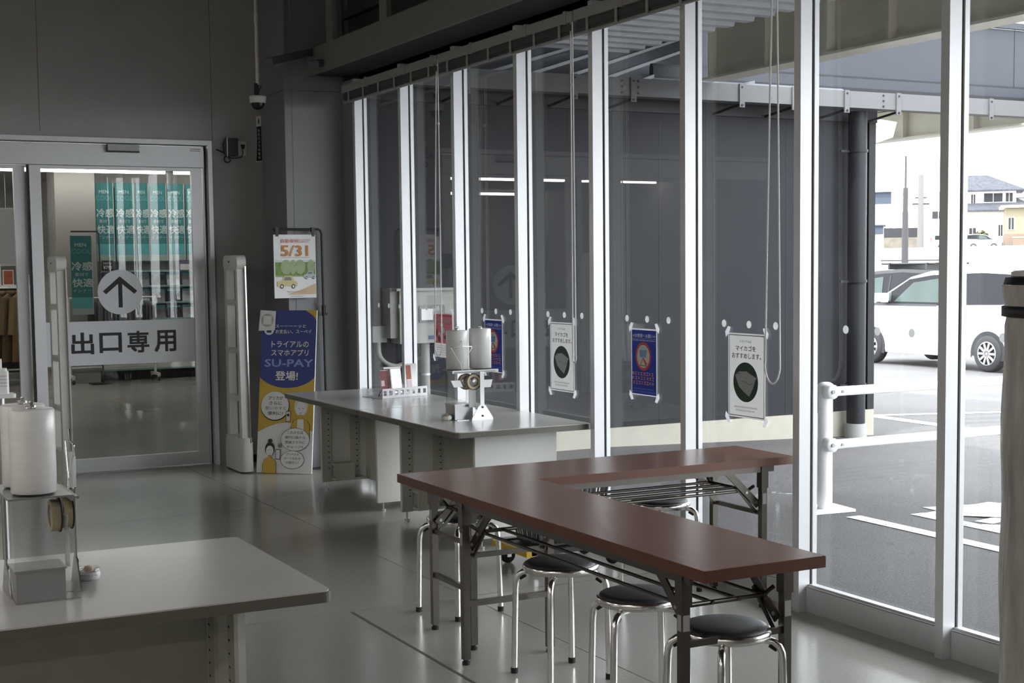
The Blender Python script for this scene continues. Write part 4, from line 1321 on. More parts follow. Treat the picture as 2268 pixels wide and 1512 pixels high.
ad = thing('power_adapter', 'black power adapter with coiled lead strapped to the grey wall', 'adapter', (3.375, YB - 0.03, 2.50))
part(ad, 'adapter_body', MB().prism(rrect(3.345, 2.505, 3.435, 2.648, 0.008), XZ, YB - 0.002, YB - 0.055), BLACKPL, world=True)
part(ad, 'side_pack', MB().prism([(3.318, 2.60), (3.345, 2.66), (3.345, 2.50), (3.325, 2.53)], XZ, YB - 0.05, YB - 0.01), BLACKPL, world=True)
part(ad, 'strap', MB().box(3.342, 3.349, YB - 0.058, YB - 0.001, 2.50, 2.655), WHITEPL, world=True)
part(ad, 'coiled_lead', MB().tube([(3.345 + 0.024 * math.cos(t), YB - 0.03 - 0.004 * t, 2.478 + 0.026 * math.sin(t)) for t in [i * math.pi / 8 for i in range(17)]], 0.006, n=8)
     .tube([(3.36, YB - 0.02, 2.495), (3.40, YB - 0.02, 2.488), (3.44, YB - 0.02, 2.492), (3.47, YB - 0.03, 2.50), (3.482, YB - 0.03, 2.53), (3.478, YB - 0.03, 2.56)], 0.004, n=8)
     .tube([(3.33, YB - 0.02, 2.53), (3.29, YB - 0.03, 2.545), (3.262, YB - 0.03, 2.556)], 0.006, n=8), BLACKPL, world=True)
ot = thing('wall_outlet', 'white wall outlet plate with a black plug beside the power adapter', 'outlet', (3.482, YB, 2.513))
part(ot, 'outlet_plate', MB().prism(rrect(3.444, 2.513, 3.518, 2.628, 0.006), XZ, YB - 0.0005, YB - 0.009), WHITEPL, world=True)
part(ot, 'plug', MB().prism([(3.468, 2.60), (3.498, 2.60), (3.494, 2.572), (3.485, 2.562), (3.475, 2.572)], XZ, YB - 0.009, YB - 0.035), BLACKPL, world=True)


# ---- posters taped to the window glass
GX = 4.2128


def glass_poster(label, y0, y1, z0, z1, wave=0.0):
    """y0 is the far (left) edge, y1 the near edge"""
    t = thing('window_poster', label, 'poster', (GX, (y0 + y1) / 2, z0))
    W, H = y0 - y1, z1 - z0
    part(t, 'sheet', MB().box(GX - 0.0016, GX - 0.0008, y1, y0, z0, z1), THINPAPER, world=True)
    for (yy, zz, sy, szz) in ((y0, z1, 1, 1), (y1, z1, -1, 1), (y0, z0, 1, -1), (y1, z0, -1, -1)):
        q = [(yy - sy * 0.020, zz + szz * 0.028), (yy + sy * 0.002, zz + szz * 0.032), (yy + sy * 0.024, zz + szz * 0.004), (yy + sy * 0.018, zz - szz * 0.022), (yy - sy * 0.004, zz - szz * 0.004)]
        part(t, 'tape_corner', MB().prism(q, YZ, GX - 0.0028, GX - 0.0018), TAPE, world=True)
    return t, Print(t, (GX - 0.0017, y0, z0), (0, -1, 0), (0, 0, 1), eps=0.0003), W, H


GDARK = mat('print_dark_green', (0.012, 0.045, 0.025), 0.5, var=0.2, scale=20)
BAGG = mat('print_bag_grey', (0.40, 0.42, 0.43), 0.5, var=0.08, scale=30)


def basket_poster(label, y0, y1, z0, z1):
    t, p, W, H = glass_poster(label, y0, y1, z0, z1)
    for q in ((0.008, 0.008, W - 0.008, 0.0115), (0.008, H - 0.0115, W - 0.008, H - 0.008), (0.008, 0.0115, 0.0115, H - 0.0115), (W - 0.0115, 0.0115, W - 0.008, H - 0.0115)):
        p.rect(*q, INK, 'printed_border', up=False)
    p.k += 1
    p.text('トライアルは', W * 0.48, H * 0.905, INK, w=W * 0.30, h=H * 0.028, bold=0.008)
    p.text('マイカゴを', W * 0.48, H * 0.825, INK, w=W * 0.54, h=H * 0.062, bold=0.014)
    p.text('おすすめします。', W * 0.50, H * 0.735, INK, w=W * 0.78, h=H * 0.062, bold=0.014)
    p.shape(ellipse(W * 0.48, H * 0.425, W * 0.335, H * 0.235, 40), GDARK, 'printed_oval')
    p.shape([(W * 0.20, H * 0.50), (W * 0.30, H * 0.545), (W * 0.50, H * 0.555), (W * 0.78, H * 0.485), (W * 0.74, H * 0.46), (W * 0.68, H * 0.36), (W * 0.58, H * 0.26), (W * 0.42, H * 0.315), (W * 0.30, H * 0.37), (W * 0.24, H * 0.44)], BAGG, 'printed_bag')
    p.shape([(W * 0.33, H * 0.43), (W * 0.44, H * 0.44), (W * 0.60, H * 0.405), (W * 0.74, H * 0.44), (W * 0.60, H * 0.395), (W * 0.44, H * 0.43)], GREYI, 'printed_fold')
    p.shape([(W * 0.27, H * 0.513), (W * 0.33, H * 0.528), (W * 0.32, H * 0.535), (W * 0.27, H * 0.52)], INK, 'printed_handle')
    p.marks(W * 0.18, W * 0.80, H * 0.128, H * 0.020, GREYI, 24, seed=11)
    p.marks(W * 0.22, W * 0.74, H * 0.088, H * 0.020, GREYI, 20, seed=12)
    p.done()


SALM = mat('print_salmon', (0.85, 0.36, 0.33), 0.5, var=0.1)
CIRC = mat('print_signal_red', (0.65, 0.05, 0.045), 0.5, var=0.05)
BLUEB = mat('print_basket_blue', (0.20, 0.33, 0.55), 0.5, var=0.1, scale=30)
NAVY2 = paper_translucent('print_deep_navy', (0.03, 0.055, 0.34), 0.4)


def cart_poster(label, y0, y1, z0, z1):
    t, p, W, H = glass_poster(label, y0, y1, z0, z1)
    p.rect(0.006, 0.006, W - 0.006, H - 0.008, NAVY2, 'printed_ground')
    p.k += 1
    p.text('→お客様へお願い←', W * 0.5, H * 0.895, WINK, w=W * 0.90, h=H * 0.058, bold=0.012)
    p.rect(W * 0.04, H * 0.850, W * 0.96, H * 0.853, WINK, 'printed_rule')
    p.marks(W * 0.06, W * 0.94, H * 0.825, H * 0.022, WINK, 20, seed=21)
    p.shape(ellipse(W * 0.48, H * 0.585, W * 0.305, H * 0.215, 40), CIRC, 'printed_red_ring')
    p.shape(ellipse(W * 0.48, H * 0.585, W * 0.245, H * 0.172, 40), SKINP, 'printed_ring_core')
    p.shape([(W * 0.33, H * 0.735), (W * 0.62, H * 0.735), (W * 0.62, H * 0.68), (W * 0.33, H * 0.68)], mat('print_basket_pale', (0.50, 0.60, 0.66), 0.5, var=0.05), 'printed_basket')
    p.shape([(W * 0.32, H * 0.68), (W * 0.64, H * 0.68), (W * 0.58, H * 0.57), (W * 0.36, H * 0.57)], BLUEB, 'printed_basket')
    p.shape([(W * 0.47, H * 0.565), (W * 0.50, H * 0.565), (W * 0.38, H * 0.455), (W * 0.35, H * 0.455)], GREYI, 'printed_cart_leg')
    p.shape([(W * 0.46, H * 0.565), (W * 0.50, H * 0.565), (W * 0.64, H * 0.47), (W * 0.58, H * 0.45)], CIRC, 'printed_slash')
    p.rect(W * 0.35, H * 0.44, W * 0.62, H * 0.455, GREYI, 'printed_cart_base')
    for i, (a, b) in enumerate(((0.06, 0.92), (0.06, 0.94), (0.10, 0.92))):
        p.marks(W * a, W * b, H * (0.325 - 0.068 * i), H * 0.055, SALM, 8, name='red_lettering', seed=30 + i)
    p.marks(W * 0.10, W * 0.92, H * 0.098, H * 0.022, PALEB, 18, seed=41)
    p.marks(W * 0.04, W * 0.97, H * 0.055, H * 0.022, PALEB, 24, seed=42)
    p.done()


basket_poster('white poster with a green oval showing a bag, beside the looped blind cord', 5.777, 5.480, 0.842, 1.256)
cart_poster('navy no-cart poster with a red ring, alone on its window pane', 6.672, 6.418, 0.884, 1.248)
basket_poster('white poster with a green oval showing a bag, behind the packing table', 7.595, 7.303, 0.84, 1.255)
cart_poster('navy no-cart poster with a red ring, half hidden by the bag rolls', 8.488, 8.232, 0.90, 1.248)
t, p, W, H = glass_poster('pink poster with small pictures, taped up in front of the meter cabinet', 9.300, 8.992, 0.955, 1.268)
PKD = paper_translucent('print_rose', (0.72, 0.26, 0.31), 0.45)
p.rect(0.004, 0.10, W - 0.004, H - 0.006, PKD, 'printed_ground')
p.rect(W * 0.3, H * 0.93, W - 0.006, H * 0.955, CIRC, 'printed_rule')
p.marks(W * 0.06, W * 0.95, H * 0.80, H * 0.12, PNK, 6, name='display_lettering', seed=51)
p.marks(W * 0.25, W * 0.9, H * 0.885, H * 0.03, PNK, 14, seed=52)
for cx, cy, rx, ry, mm in ((0.15, 0.55, .05, .1, MAR), (0.30, 0.50, .07, .07, PAPER), (0.28, .42, .05, .09, MAR), (0.52, .62, .06, .08, PAPER), (.62, .46, .06, .05, NAVY)):
    p.shape(ellipse(W * cx, H * cy, W * rx, H * ry, 16), mm, 'printed_picture')
for i in range(5):
    p.marks(W * 0.08, W * 0.9, 0.085 - 0.016 * i, 0.006, GREYI, 16, seed=60 + i)
p.done()

# ---- roman blinds drawn up under the window head, with pull cords
BLI = mat('blind_fabric', (0.075, 0.075, 0.078), 0.7, var=0.08)
BLR = mat('blind_rail', (0.34, 0.34, 0.34), 0.45, var=0.05)
BLT = mat('blind_tape', (0.36, 0.36, 0.35), 0.6, var=0.05)
CORD = mat('pull_cord', (0.90, 0.89, 0.87), 0.6, var=0.05)
spans = [(10.58, 8.80, 'drawn-up grey blind nearest the pillar, above the first windows'), (8.78, 6.99, 'drawn-up grey blind, second along from the pillar'),
         (6.97, 5.17, 'drawn-up grey blind, third along from the pillar'), (5.15, 3.36, 'drawn-up grey blind, fourth along from the pillar')]
for i, (ya, yb, lab) in enumerate(spans):
    t = thing('window_blind', lab, 'blind', (4.06, (ya + yb) / 2, 2.87), 0, 'grey blinds above the window wall')
    part(t, 'head_rail', MB().box(4.030, 4.090, yb, ya, 2.945, 3.003), BLR, world=True)
    part(t, 'folded_fabric', MB().box(4.048, 4.078, yb + 0.02, ya - 0.01, 2.885, 2.945).box(4.040, 4.046, yb + 0.02, ya - 0.01, 2.90, 2.935), BLI, world=True)
    part(t, 'bottom_bar', MB().cyl((4.060, yb + 0.01, 2.876), (4.060, ya + 0.02, 2.876), 0.011, n=12), BLR, world=True)
    k = 0
    y = ya - 0.14
    while y > yb + 0.05:
        part(t, 'lift_tape', MB().box(4.032, 4.037, y - 0.011, y + 0.011, 2.868, 2.955), BLT, world=True)
        y -= 0.30
    for y in (ya - 0.5, yb + 0.55, yb + 0.08):
        part(t, 'bracket', MB().box(4.026, 4.094, y - 0.014, y + 0.014, 2.94, 3.012), BLR, world=True)


def cord(label, yt, yb, zb, spread, knots=()):
    t = thing('pull_cord', label, 'cord', (4.055, yt, zb), 0, 'pull cords of the blinds')
    lp = []
    for i in range(25):
        f = i / 24
        y = yt + (yb - spread / 2 - yt) * f ** 0.8
        lp.append((4.04, y, 2.98 + (zb + spread * 0.9 - 2.98) * f))
    for i in range(1, 12):
        a = math.pi * i / 12
        lp.append((4.042, yb - spread / 2 * math.cos(a), zb + spread * 0.9 * (1 - math.sin(a))))
    for i in range(25):
        f = 1 - i / 24
        y = yt + 0.03 + (yb + spread / 2 - yt - 0.03) * f ** 0.8
        lp.append((4.046, y, 2.98 + (zb + spread * 0.9 - 2.98) * f))
    part(t, 'cord_loop', MB().tube(lp, 0.0042, n=8), CORD, world=True)
    for z in knots:
        part(t, 'knot', MB().lathe([(0, -0.012), (0.008, -0.006), (0.009, 0.0), (0.007, 0.008), (0, 0.012)], (4.043, yt + 0.01, z), n=10), CORD, world=True)


cord('long looped white pull cord hanging in front of the meter cabinet', 8.80, 8.86, 0.985, 0.12, (2.55, 1.2))
cord('narrow white pull cord hanging beside the bag poster behind the packing table', 7.00, 7.01, 1.045, 0.045, (2.6,))
cord('wide looped white pull cord hanging beside the largest bag poster', 5.185, 5.208, 1.048, 0.115, ())

# ---- big wrapped roll standing at the picture's edge
wr = thing('wrapped_roll', 'tall grey plastic-wrapped roll with a black strap standing before the windows', 'roll', (3.225, 2.805, 0))
WRM = mat('wrap_film', (0.40, 0.375, 0.345), 0.22, var=0.30, scale=14, bump=0.9, bscale=22, stretch=(1, 1, 0.22))
mb = MB()
prof = []
n = 48
rings = 40
vs = []
rnd = random.Random(3)
ph = [rnd.uniform(0, 6.28) for _ in range(8)]
for i in range(rings + 1):
    z = 1.53 * i / rings
    for k in range(n):
        a = 2 * math.pi * k / n
        r = 0.19 + 0.004 * math.sin(3 * a + ph[0] + z * 2) + 0.003 * math.sin(7 * a + ph[1] - z * 5) + 0.003 * math.sin(z * 14 + ph[2] + a) - 0.010 * math.exp(-((z - 1.46) / 0.03) ** 2) + (0.004 if z > 1.49 else 0)
        vs.append((r * math.cos(a), r * math.sin(a), z))
fs = [(i * n + k, i * n + (k + 1) % n, (i + 1) * n + (k + 1) % n, (i + 1) * n + k) for i in range(rings) for k in range(n)]
mb.add(vs, fs, True)
part(wr, 'plastic_wrap', mb, WRM)
part(wr, 'strap', MB().lathe([(0.186, 1.440), (0.194, 1.442), (0.194, 1.470), (0.186, 1.472)], n=40), BLACKPL)
part(wr, 'roll_layers', MB().lathe([(0.19, 1.53), (0.185, 1.55), (0.165, 1.555), (0.16, 1.50), (0.15, 1.50), (0.148, 1.548), (0.12, 1.55), (0.118, 1.5), (0.05, 1.5), (0.0, 1.49)], n=40), BLACKPL)
part(wr, 'pale_sheet', MB().lathe([(0.166, 1.50), (0.170, 1.565), (0.160, 1.57), (0.156, 1.50)], n=40), WHITEPL)


# ================================================================== OUTSIDE THINGS
ba = thing('barrier_rail', 'white two-rail pipe barrier standing on the asphalt outside', 'barrier', (5.985, 7.165, 0))
for px, z0 in ((5.985, 0.0), (8.6, gz(8.6))):
    pb = part(ba, 'post', MB().cyl((px, 7.165, z0), (px, 7.165, 0.815), 0.047, n=20), RAILW, world=True)
    part(pb, 'post_cap', MB().lathe([(0.0, 0.022), (0.03, 0.018), (0.050, 0.004), (0.050, -0.012), (0.046, -0.012)], (px, 7.165, 0.812), n=20), RAILW, world=True)
    part(pb, 'base_plate', MB().prism([(px - 0.16, 7.06), (px + 0.14, 7.03), (px + 0.17, 7.28), (px - 0.13, 7.32)], XY, z0 + 0.002, z0 + 0.018), RAILW, world=True)
for z in (0.775, 0.435):
    rl = part(ba, 'rail', MB().cyl((5.965, 7.10, z), (8.7, 7.10, z), 0.0305, n=16).lathe([(0.0, -0.03), (0.046, -0.03), (0.046, 0.03), (0.0, 0.03)], (5.97, 7.10, z), n=20, axis='y'), RAILW, world=True)
    part(rl, 'rail_bolt', MB().cyl((5.965, 7.071, z), (5.965, 7.058, z), 0.013, n=10).cyl((6.045, 7.071, z), (6.045, 7.062, z), 0.010, n=10), MIDGREY, world=True)

CARW = mat('white_car_paint', (0.82, 0.82, 0.83), 0.25, var=0.01)
CARD = mat('dark_car_paint', (0.012, 0.013, 0.016), 0.5, var=0.05)
CGLS = mat('car_window_tint', (0.010, 0.011, 0.014), 0.3, var=0.15, scale=3, spec=0.12)
CGLS2 = mat('car_window_green', (0.045, 0.065, 0.062), 0.2, var=0.2, scale=1.5, spec=0.2)
TYRE = mat('tyre_rubber', (0.022, 0.022, 0.024), 0.8, var=0.08)
ALLOY = mat('alloy_wheel', (0.30, 0.30, 0.31), 0.45, metal=0.2, var=0.04)
LAMP = mat('lamp_red', (0.4, 0.03, 0.03), 0.2, var=0.05)


def ins(z, zb=1.12, zr=1.8, top=0.16):
    return 0.0 if z < zb else top * (z - zb) / (zr - zb)


def minivan(name, label, loc, rotz, W=1.72, sc_=1.0, body=CARW, wb=3.0, upper=None, glass_front=CGLS2, cat='van'):
    """nose toward local +y, near side at local x = 0, rear axle at y = 0"""
    t = thing(name, label, cat, loc, rotz)
    t.scale = (sc_, sc_, sc_)
    lo = [(-0.86, 0.28), (wb + 0.80, 0.28), (wb + 0.88, 0.50), (wb + 0.86, 0.78), (wb + 0.70, 0.98), (wb + 0.02, 1.14), (-0.84, 1.14), (-0.90, 0.7)]
    hi = [(wb + 0.02, 1.14), (wb - 0.95, 1.66), (wb - 1.45, 1.77), (0.4, 1.81), (-0.62, 1.78), (-0.80, 1.60), (-0.84, 1.14)]

    def loft(pts, m, name):
        n = len(pts)
        vs = [(ins(z), y, z) for y, z in pts] + [(W - ins(z), y, z) for y, z in pts]
        fs = [tuple(range(n)), tuple(reversed(range(n, 2 * n)))] + [(i, n + i, n + (i + 1) % n, (i + 1) % n) for i in range(n)]
        return part(t, name, MB().add(vs, fs), m)
    loft(lo, body, 'body')
    loft(hi, upper or body, 'cabin')

    def side(pts, m, name, off=0.008):
        mb = MB()
        mb.add([(ins(z) - off, y, z) for y, z in pts], [tuple(range(len(pts)))])
        mb.add([(W - ins(z) + off, y, z) for y, z in pts], [tuple(reversed(range(len(pts))))])
        return part(t, name, mb, m)
    side([(wb - 0.10, 1.16), (wb - 0.92, 1.62), (wb - 1.5, 1.70), (0.3, 1.74), (-0.70, 1.70), (-0.74, 1.20), (1.2, 1.15)], CGLS, 'window_band')
    side([(wb - 0.62, 1.20), (wb - 1.05, 1.56), (wb - 1.72, 1.64), (wb - 1.78, 1.20)], glass_front, 'front_window', 0.014)
    side([(wb - 0.18, 1.19), (wb - 0.52, 1.40), (wb - 0.54, 1.19)], glass_front, 'quarter_window', 0.014)
    side([(wb - 1.95, 1.22), (wb - 1.93, 1.65), (0.62, 1.68), (0.60, 1.23)], mat('car_window_smoke', (0.02, 0.026, 0.026), 0.2, var=0.1, spec=0.15), 'rear_door_window', 0.014)
    side([(wb - 0.05, 1.12), (wb - 1.75, 1.13), (wb - 1.75, 1.165), (wb - 0.05, 1.165)], CARD, 'belt_trim', 0.016)
    part(t, 'windscreen', MB().add([(0.10, wb + 0.0, 1.165), (W - 0.10, wb + 0.0, 1.165), (W - 0.17, wb - 0.93, 1.67), (0.17, wb - 0.93, 1.67)], [(0, 1, 2, 3)]), CGLS)
    for s, xx in ((-1, 0.0), (1, W)):
        for yy in (0.0, wb):
            arch = part(t, 'wheel_arch', MB().prism([(yy + 0.40 * math.cos(a), 0.32 + 0.40 * math.sin(a)) for a in [i * math.pi / 16 - 0.1 for i in range(19)]], YZ, xx - 0.010, xx + 0.010), CARD)
            x0 = xx - 0.03 if s < 0 else xx - 0.17
            wh = part(t, 'wheel', MB().lathe([(0.20, 0.0), (0.30, 0.0), (0.325, 0.03), (0.325, 0.17), (0.30, 0.20), (0.20, 0.20)], (x0, yy, 0.325), n=30, axis='x'), TYRE)
            xf = x0 - 0.002 if s < 0 else x0 + 0.202
            rim = MB().lathe([(0.195, 0.0), (0.21, 0.0), (0.215, 0.012), (0.195, 0.02)], (xf - 0.006, yy, 0.325), n=30, axis='x')
            rim.lathe([(0.0, -0.004), (0.05, -0.004), (0.055, 0.01)], (xf, yy, 0.325), n=16, axis='x')
            for k in range(10):
                a = 2 * math.pi * k / 10
                rim.bar((xf, yy + 0.03 * math.cos(a), 0.325 + 0.03 * math.sin(a)), (xf, yy + 0.20 * math.cos(a), 0.325 + 0.20 * math.sin(a)), 0.014, 0.040)
            part(wh, 'alloy_rim', rim, ALLOY)
            part(wh, 'wheel_well', MB().lathe([(0.0, 0.0), (0.2, 0.0)], (xf + (0.03 if s < 0 else -0.03), yy, 0.325), n=24, axis='x'), CARD)
    part(t, 'door_line', MB().box(-0.004, -0.001, wb - 1.86, wb - 1.852, 0.35, 1.14).box(-0.004, -0.001, 0.53, 0.54, 0.5, 1.14).box(-0.004, -0.001, -0.6, 0.53, 1.005, 1.012), GREYI)
    part(t, 'mirror', MB().prism(rrect(wb - 0.56, 1.20, wb - 0.30, 1.36, 0.04), YZ, -0.20, -0.06).box(-0.08, 0.02, wb - 0.46, wb - 0.36, 1.18, 1.24), body)
    part(t, 'door_handle', MB().box(-0.03, 0, wb - 1.75, wb - 1.55, 0.98, 1.02).box(-0.03, 0, 0.60, 0.8, 0.98, 1.02), body)
    part(t, 'tail_lamp', MB().box(0.02, 0.2, -0.90, -0.80, 1.05, 1.45), LAMP)
    part(t, 'sill_trim', MB().box(-0.012, 0.05, 0.42, wb - 0.42, 0.24, 0.31), CARW)
    return t


vz = gz(20)
minivan('minivan', 'white minivan with dark rear glass parked outside the windows', (18.95, 18.35, gz(18.95)), 0)
suv = minivan('parked_car', 'white car with a dark roof and roof rack parked behind the minivan', (22.6, 24.3, vz), 0, body=CARW, upper=CARD, wb=2.6, cat='car')
part(suv, 'roof_rack', MB().cyl((0.35, -0.5, 1.93), (0.35, 1.2, 1.93), 0.02, n=8).cyl((1.35, -0.5, 1.93), (1.35, 1.2, 1.93), 0.02, n=8).box(0.3, 1.4, -0.3, -0.25, 1.80, 1.95).box(0.3, 1.4, 0.9, 0.95, 1.80, 1.95).box(.4, 1.3, -.5, 1.3, 1.99, 2.02), CARD)

# far terrace: poles, houses, small vans (about 165 m along the view)
DIR = Vector((math.sin(math.radians(44.6)), math.cos(math.radians(44.6)), 0))
RGT = Vector((DIR.y, -DIR.x, 0))
FAR0 = DIR * 171.0
FROT = -math.radians(44.6)


def far_at(r, d=0.0, z=2.75):
    q = FAR0 + RGT * r + DIR * d
    return (q.x, q.y, z)


HW = mat('house_white', (0.86, 0.85, 0.83), 0.8, var=0.03)
HB = mat('house_buff', (0.19, 0.165, 0.115), 0.8, var=0.04)
HBR = mat('house_brick', (0.15, 0.11, 0.085), 0.8, var=0.1)
ROOFT = mat('roof_tile_grey', (0.060, 0.063, 0.073), 0.8, spec=0.03, var=0.25, scale=2.5)
HWIN = mat('house_window', (0.04, 0.04, 0.045), 0.8, spec=0.03, var=0.2)
SLATE = mat('blue_slate_sheet', (0.062, 0.075, 0.10), 0.8, spec=0.03, var=0.06)
WALLC = mat('stained_concrete', (0.14, 0.125, 0.105), 0.9, var=0.3, scale=1.2)


def hiproof(x0, x1, y0, y1, z0, z1, ridge, ov=0.5):
    x0 -= ov; x1 += ov; y0 -= ov; y1 += ov
    ym = (y0 + y1) / 2
    vs = [(x0, y0, z0), (x1, y0, z0), (x1, y1, z0), (x0, y1, z0), (x0 + ridge, ym, z1), (x1 - ridge, ym, z1), (x0, y0, z0 - .15), (x1, y0, z0 - .15), (x1, y1, z0 - .15), (x0, y1, z0 - .15)]
    return MB().add(vs, [(0, 1, 5, 4), (1, 2, 5), (2, 3, 4, 5), (3, 0, 4), (0, 6, 7, 1), (1, 7, 8, 2), (2, 8, 9, 3), (3, 9, 6, 0), (6, 9, 8, 7)])


def win(parent, x0, x1, z0, z1, y):
    w = part(parent, 'window', MB().box(x0, x1, y - 0.06, y, z0, z1), HW)
    part(w, 'pane', MB().box(x0 + 0.07, (x0 + x1) / 2 - 0.03, y - 0.075, y - 0.06, z0 + 0.07, z1 - 0.07).box((x0 + x1) / 2 + 0.03, x1 - 0.07, y - 0.075, y - 0.06, z0 + 0.07, z1 - 0.07), HWIN)


# white workshop with slate bands
h1 = thing('workshop_building', 'white workshop with blue slate bands beyond the car park', 'building', far_at(-11.0, 4), FROT)
part(h1, 'wall', MB().box(-8, 3.9, 0, 8, 0, 7.0), HW)
part(h1, 'upper_band', MB().box(-8.1, 4.0, -0.12, 0, 5.55, 7.05), SLATE)
part(h1, 'lower_band', MB().box(-8.1, 3.1, -1.1, 0, 2.05, 2.95).box(-8.2, 3.4, -1.3, 0, 2.95, 3.1), SLATE)
part(h1, 'roof', hiproof(-8, 3.9, 0, 8, 7.1, 8.9, 4.5), HW)
win(h1, -1.3, -0.7, 3.9, 4.9, 0)
win(h1, 0.6, 2.0, 4.1, 5.0, 0)
# tiled house
h2 = thing('tiled_house', 'two-storey house with grey tiled roofs beyond the car park', 'house', far_at(1.6, 3), FROT)
part(h2, 'wall', MB().box(-7.2, 7.4, 0, 8, 0, 4.9).box(-4.6, 5.3, 1.5, 7.5, 4.9, 6.9), HW)
part(h2, 'upper_roof', hiproof(-4.6, 5.3, 1.5, 7.5, 6.9, 8.8, 4.0, 0.9), ROOFT)
part(h2, 'lower_roof', hiproof(-1.0, 7.4, -0.4, 8, 4.55, 6.2, 3.0, 0.7), ROOFT)
part(h2, 'side_roof', hiproof(-7.2, -1.6, 0, 7, 6.9, 8.6, 2.5, 0.5), HW)
part(h2, 'side_wall', MB().box(-7.0, -1.7, 0.2, 7, 4.9, 6.9), HW)
for a in ((0.3, 0.9, 5.3, 6.5), (1.7, 3.9, 5.45, 6.6), (4.1, 5.0, 5.45, 6.6), (-1.2, -0.2, 5.6, 6.6)):
    win(h2, *a, 1.5)
win(h2, 0.1, 1.0, 1.4, 2.6, 0)
win(h2, 3.3, 3.9, 1.5, 2.9, 0)
win(h2, -4.0, -2.5, 3.6, 4.6, 0)
# buff house
h3 = thing('buff_house', 'buff single-storey house with a brick base beyond the car park', 'house', far_at(8.3, -8), FROT)
part(h3, 'wall', MB().box(-2.9, 6, 0, 7, 1.6, 4.4), HB)
part(h3, 'brick_base', MB().box(-2.95, 6, -0.02, 7, 0, 1.6), HBR)
part(h3, 'roof', MB().box(-3.4, 6.5, -0.6, 7.5, 4.4, 4.65), HW)
win(h3, -2.7, -2.0, 2.0, 3.4, 0)
win(h3, 0.0, 1.4, 2.0, 3.4, 0)
rw = thing('retaining_wall', 'stained concrete retaining wall below the workshop', 'wall', far_at(-6.4, -1), FROT)
part(rw, 'concrete', MB().box(-1.2, 3.2, 0, 0.4, -0.3, 1.5), WALLC)
part(rw, 'dark_fence', MB().box(-1.2, 3.2, 0.1, 0.25, 1.5, 2.6), HWIN)
bw = thing('block_wall', 'low brown block wall beside the small parked van', 'wall', far_at(7.1, -10), FROT)
part(bw, 'blocks', MB().box(-1.0, 2.6, 0, 0.3, 0, 1.15), HBR)
part(bw, 'coping', MB().box(-1.1, 2.7, -0.05, 0.35, 1.15, 1.25), HW)
hl = thing('dark_roofed_house', 'distant house with a dark roof behind the tiled house', 'house', far_at(9.5, 30), FROT)
part(hl, 'wall', MB().box(-5, 9, 0, 8, 0, 7.0), HW)
part(hl, 'roof', hiproof(-5, 9, 0, 8, 7.0, 8.9, 3.0), mat('roof_dark', (0.04, 0.042, 0.052), 0.5, var=0.1))
k1 = minivan('small_van', 'small white van parked in front of the tiled house', far_at(2.3, -6), FROT - math.radians(97), W=1.5, sc_=0.92, wb=2.3)
k2 = minivan('small_van', 'white van half hidden behind the window mullion on the far terrace', far_at(-1.6, -5), FROT - math.radians(75), W=1.5, sc_=0.92, wb=2.3)

UP = mat('pole_dark', (0.03, 0.028, 0.032), 0.7, var=0.1)
p1 = thing('utility_pole', 'dark slender utility pole rising behind the minivan', 'pole', (43.3, 46.7, 1.3))
part(p1, 'shaft', MB().cyl((0, 0, 0), (0.02, 0.02, 2.4), 0.15, 0.13, n=12).cyl((0.02, 0.02, 2.4), (0.05, 0.05, 3.4), 0.11, n=10), UP)
part(p1, 'top_antenna', MB().cyl((0.05, 0.05, 3.4), (0.09, 0.09, 4.75), 0.045, n=8), UP)
p2 = thing('utility_pole', 'pale concrete utility pole in front of the tiled house', 'pole', far_at(-3.4, -8), FROT)
part(p2, 'shaft', MB().cyl((0, 0, 0), (0, 0, 8.2), 0.35, 0.28, n=12), mat('pole_pale', (0.12, 0.115, 0.112), 0.8, var=0.08))
part(p2, 'crossarm', MB().box(-0.9, 0.9, -0.1, 0.1, 4.9, 5.1).box(-.6, .6, -.1, .1, 5.6, 5.75), UP)
LEAF = mat('shrub_leaf', (0.10, 0.12, 0.03), 0.7, var=0.4, scale=3)


def shrub(label, loc, r, n, seed):
    rnd = random.Random(seed)
    t = thing('garden_shrub', label, 'shrub', loc)
    mb = MB()
    for i in range(n):
        a, b, c = rnd.gauss(0, 1), rnd.gauss(0, 1), rnd.gauss(0, 0.7)
        l = math.sqrt(a * a + b * b + c * c) + 1e-6
        q = rnd.uniform(0.5, 1.0) * r
        ctr = Vector((a / l * q * 1.3, b / l * q, c / l * q * 0.8 + r))
        rot = Matrix.Rotation(rnd.uniform(0, 6.28), 3, 'Z') @ Matrix.Rotation(rnd.uniform(-1, 1), 3, 'X')
        s = r * 0.13
        mb.add([ctr + rot @ Vector(v) for v in ((-s, -s, 0), (s, -s, 0), (s, s, s * 0.3), (-s, s, 0))], [(0, 1, 2, 3)])
    part(t, 'foliage', mb, LEAF)
    part(t, 'stem', MB().cyl((0, 0, 0), (0, 0, r * 1.1), 0.06, n=8), UP)
    return t


shrub('round garden shrub before the tiled house wall', far_at(3.0, -1, 3.6), 0.75, 420, 5)
shrub('smaller garden shrub beside the tiled house window', far_at(0.9, -2.4, 3.2), 0.7, 380, 6)
shrub('green tree behind the corner of the tiled house', far_at(14.5, 16, 5.0), 2.0, 500, 8)

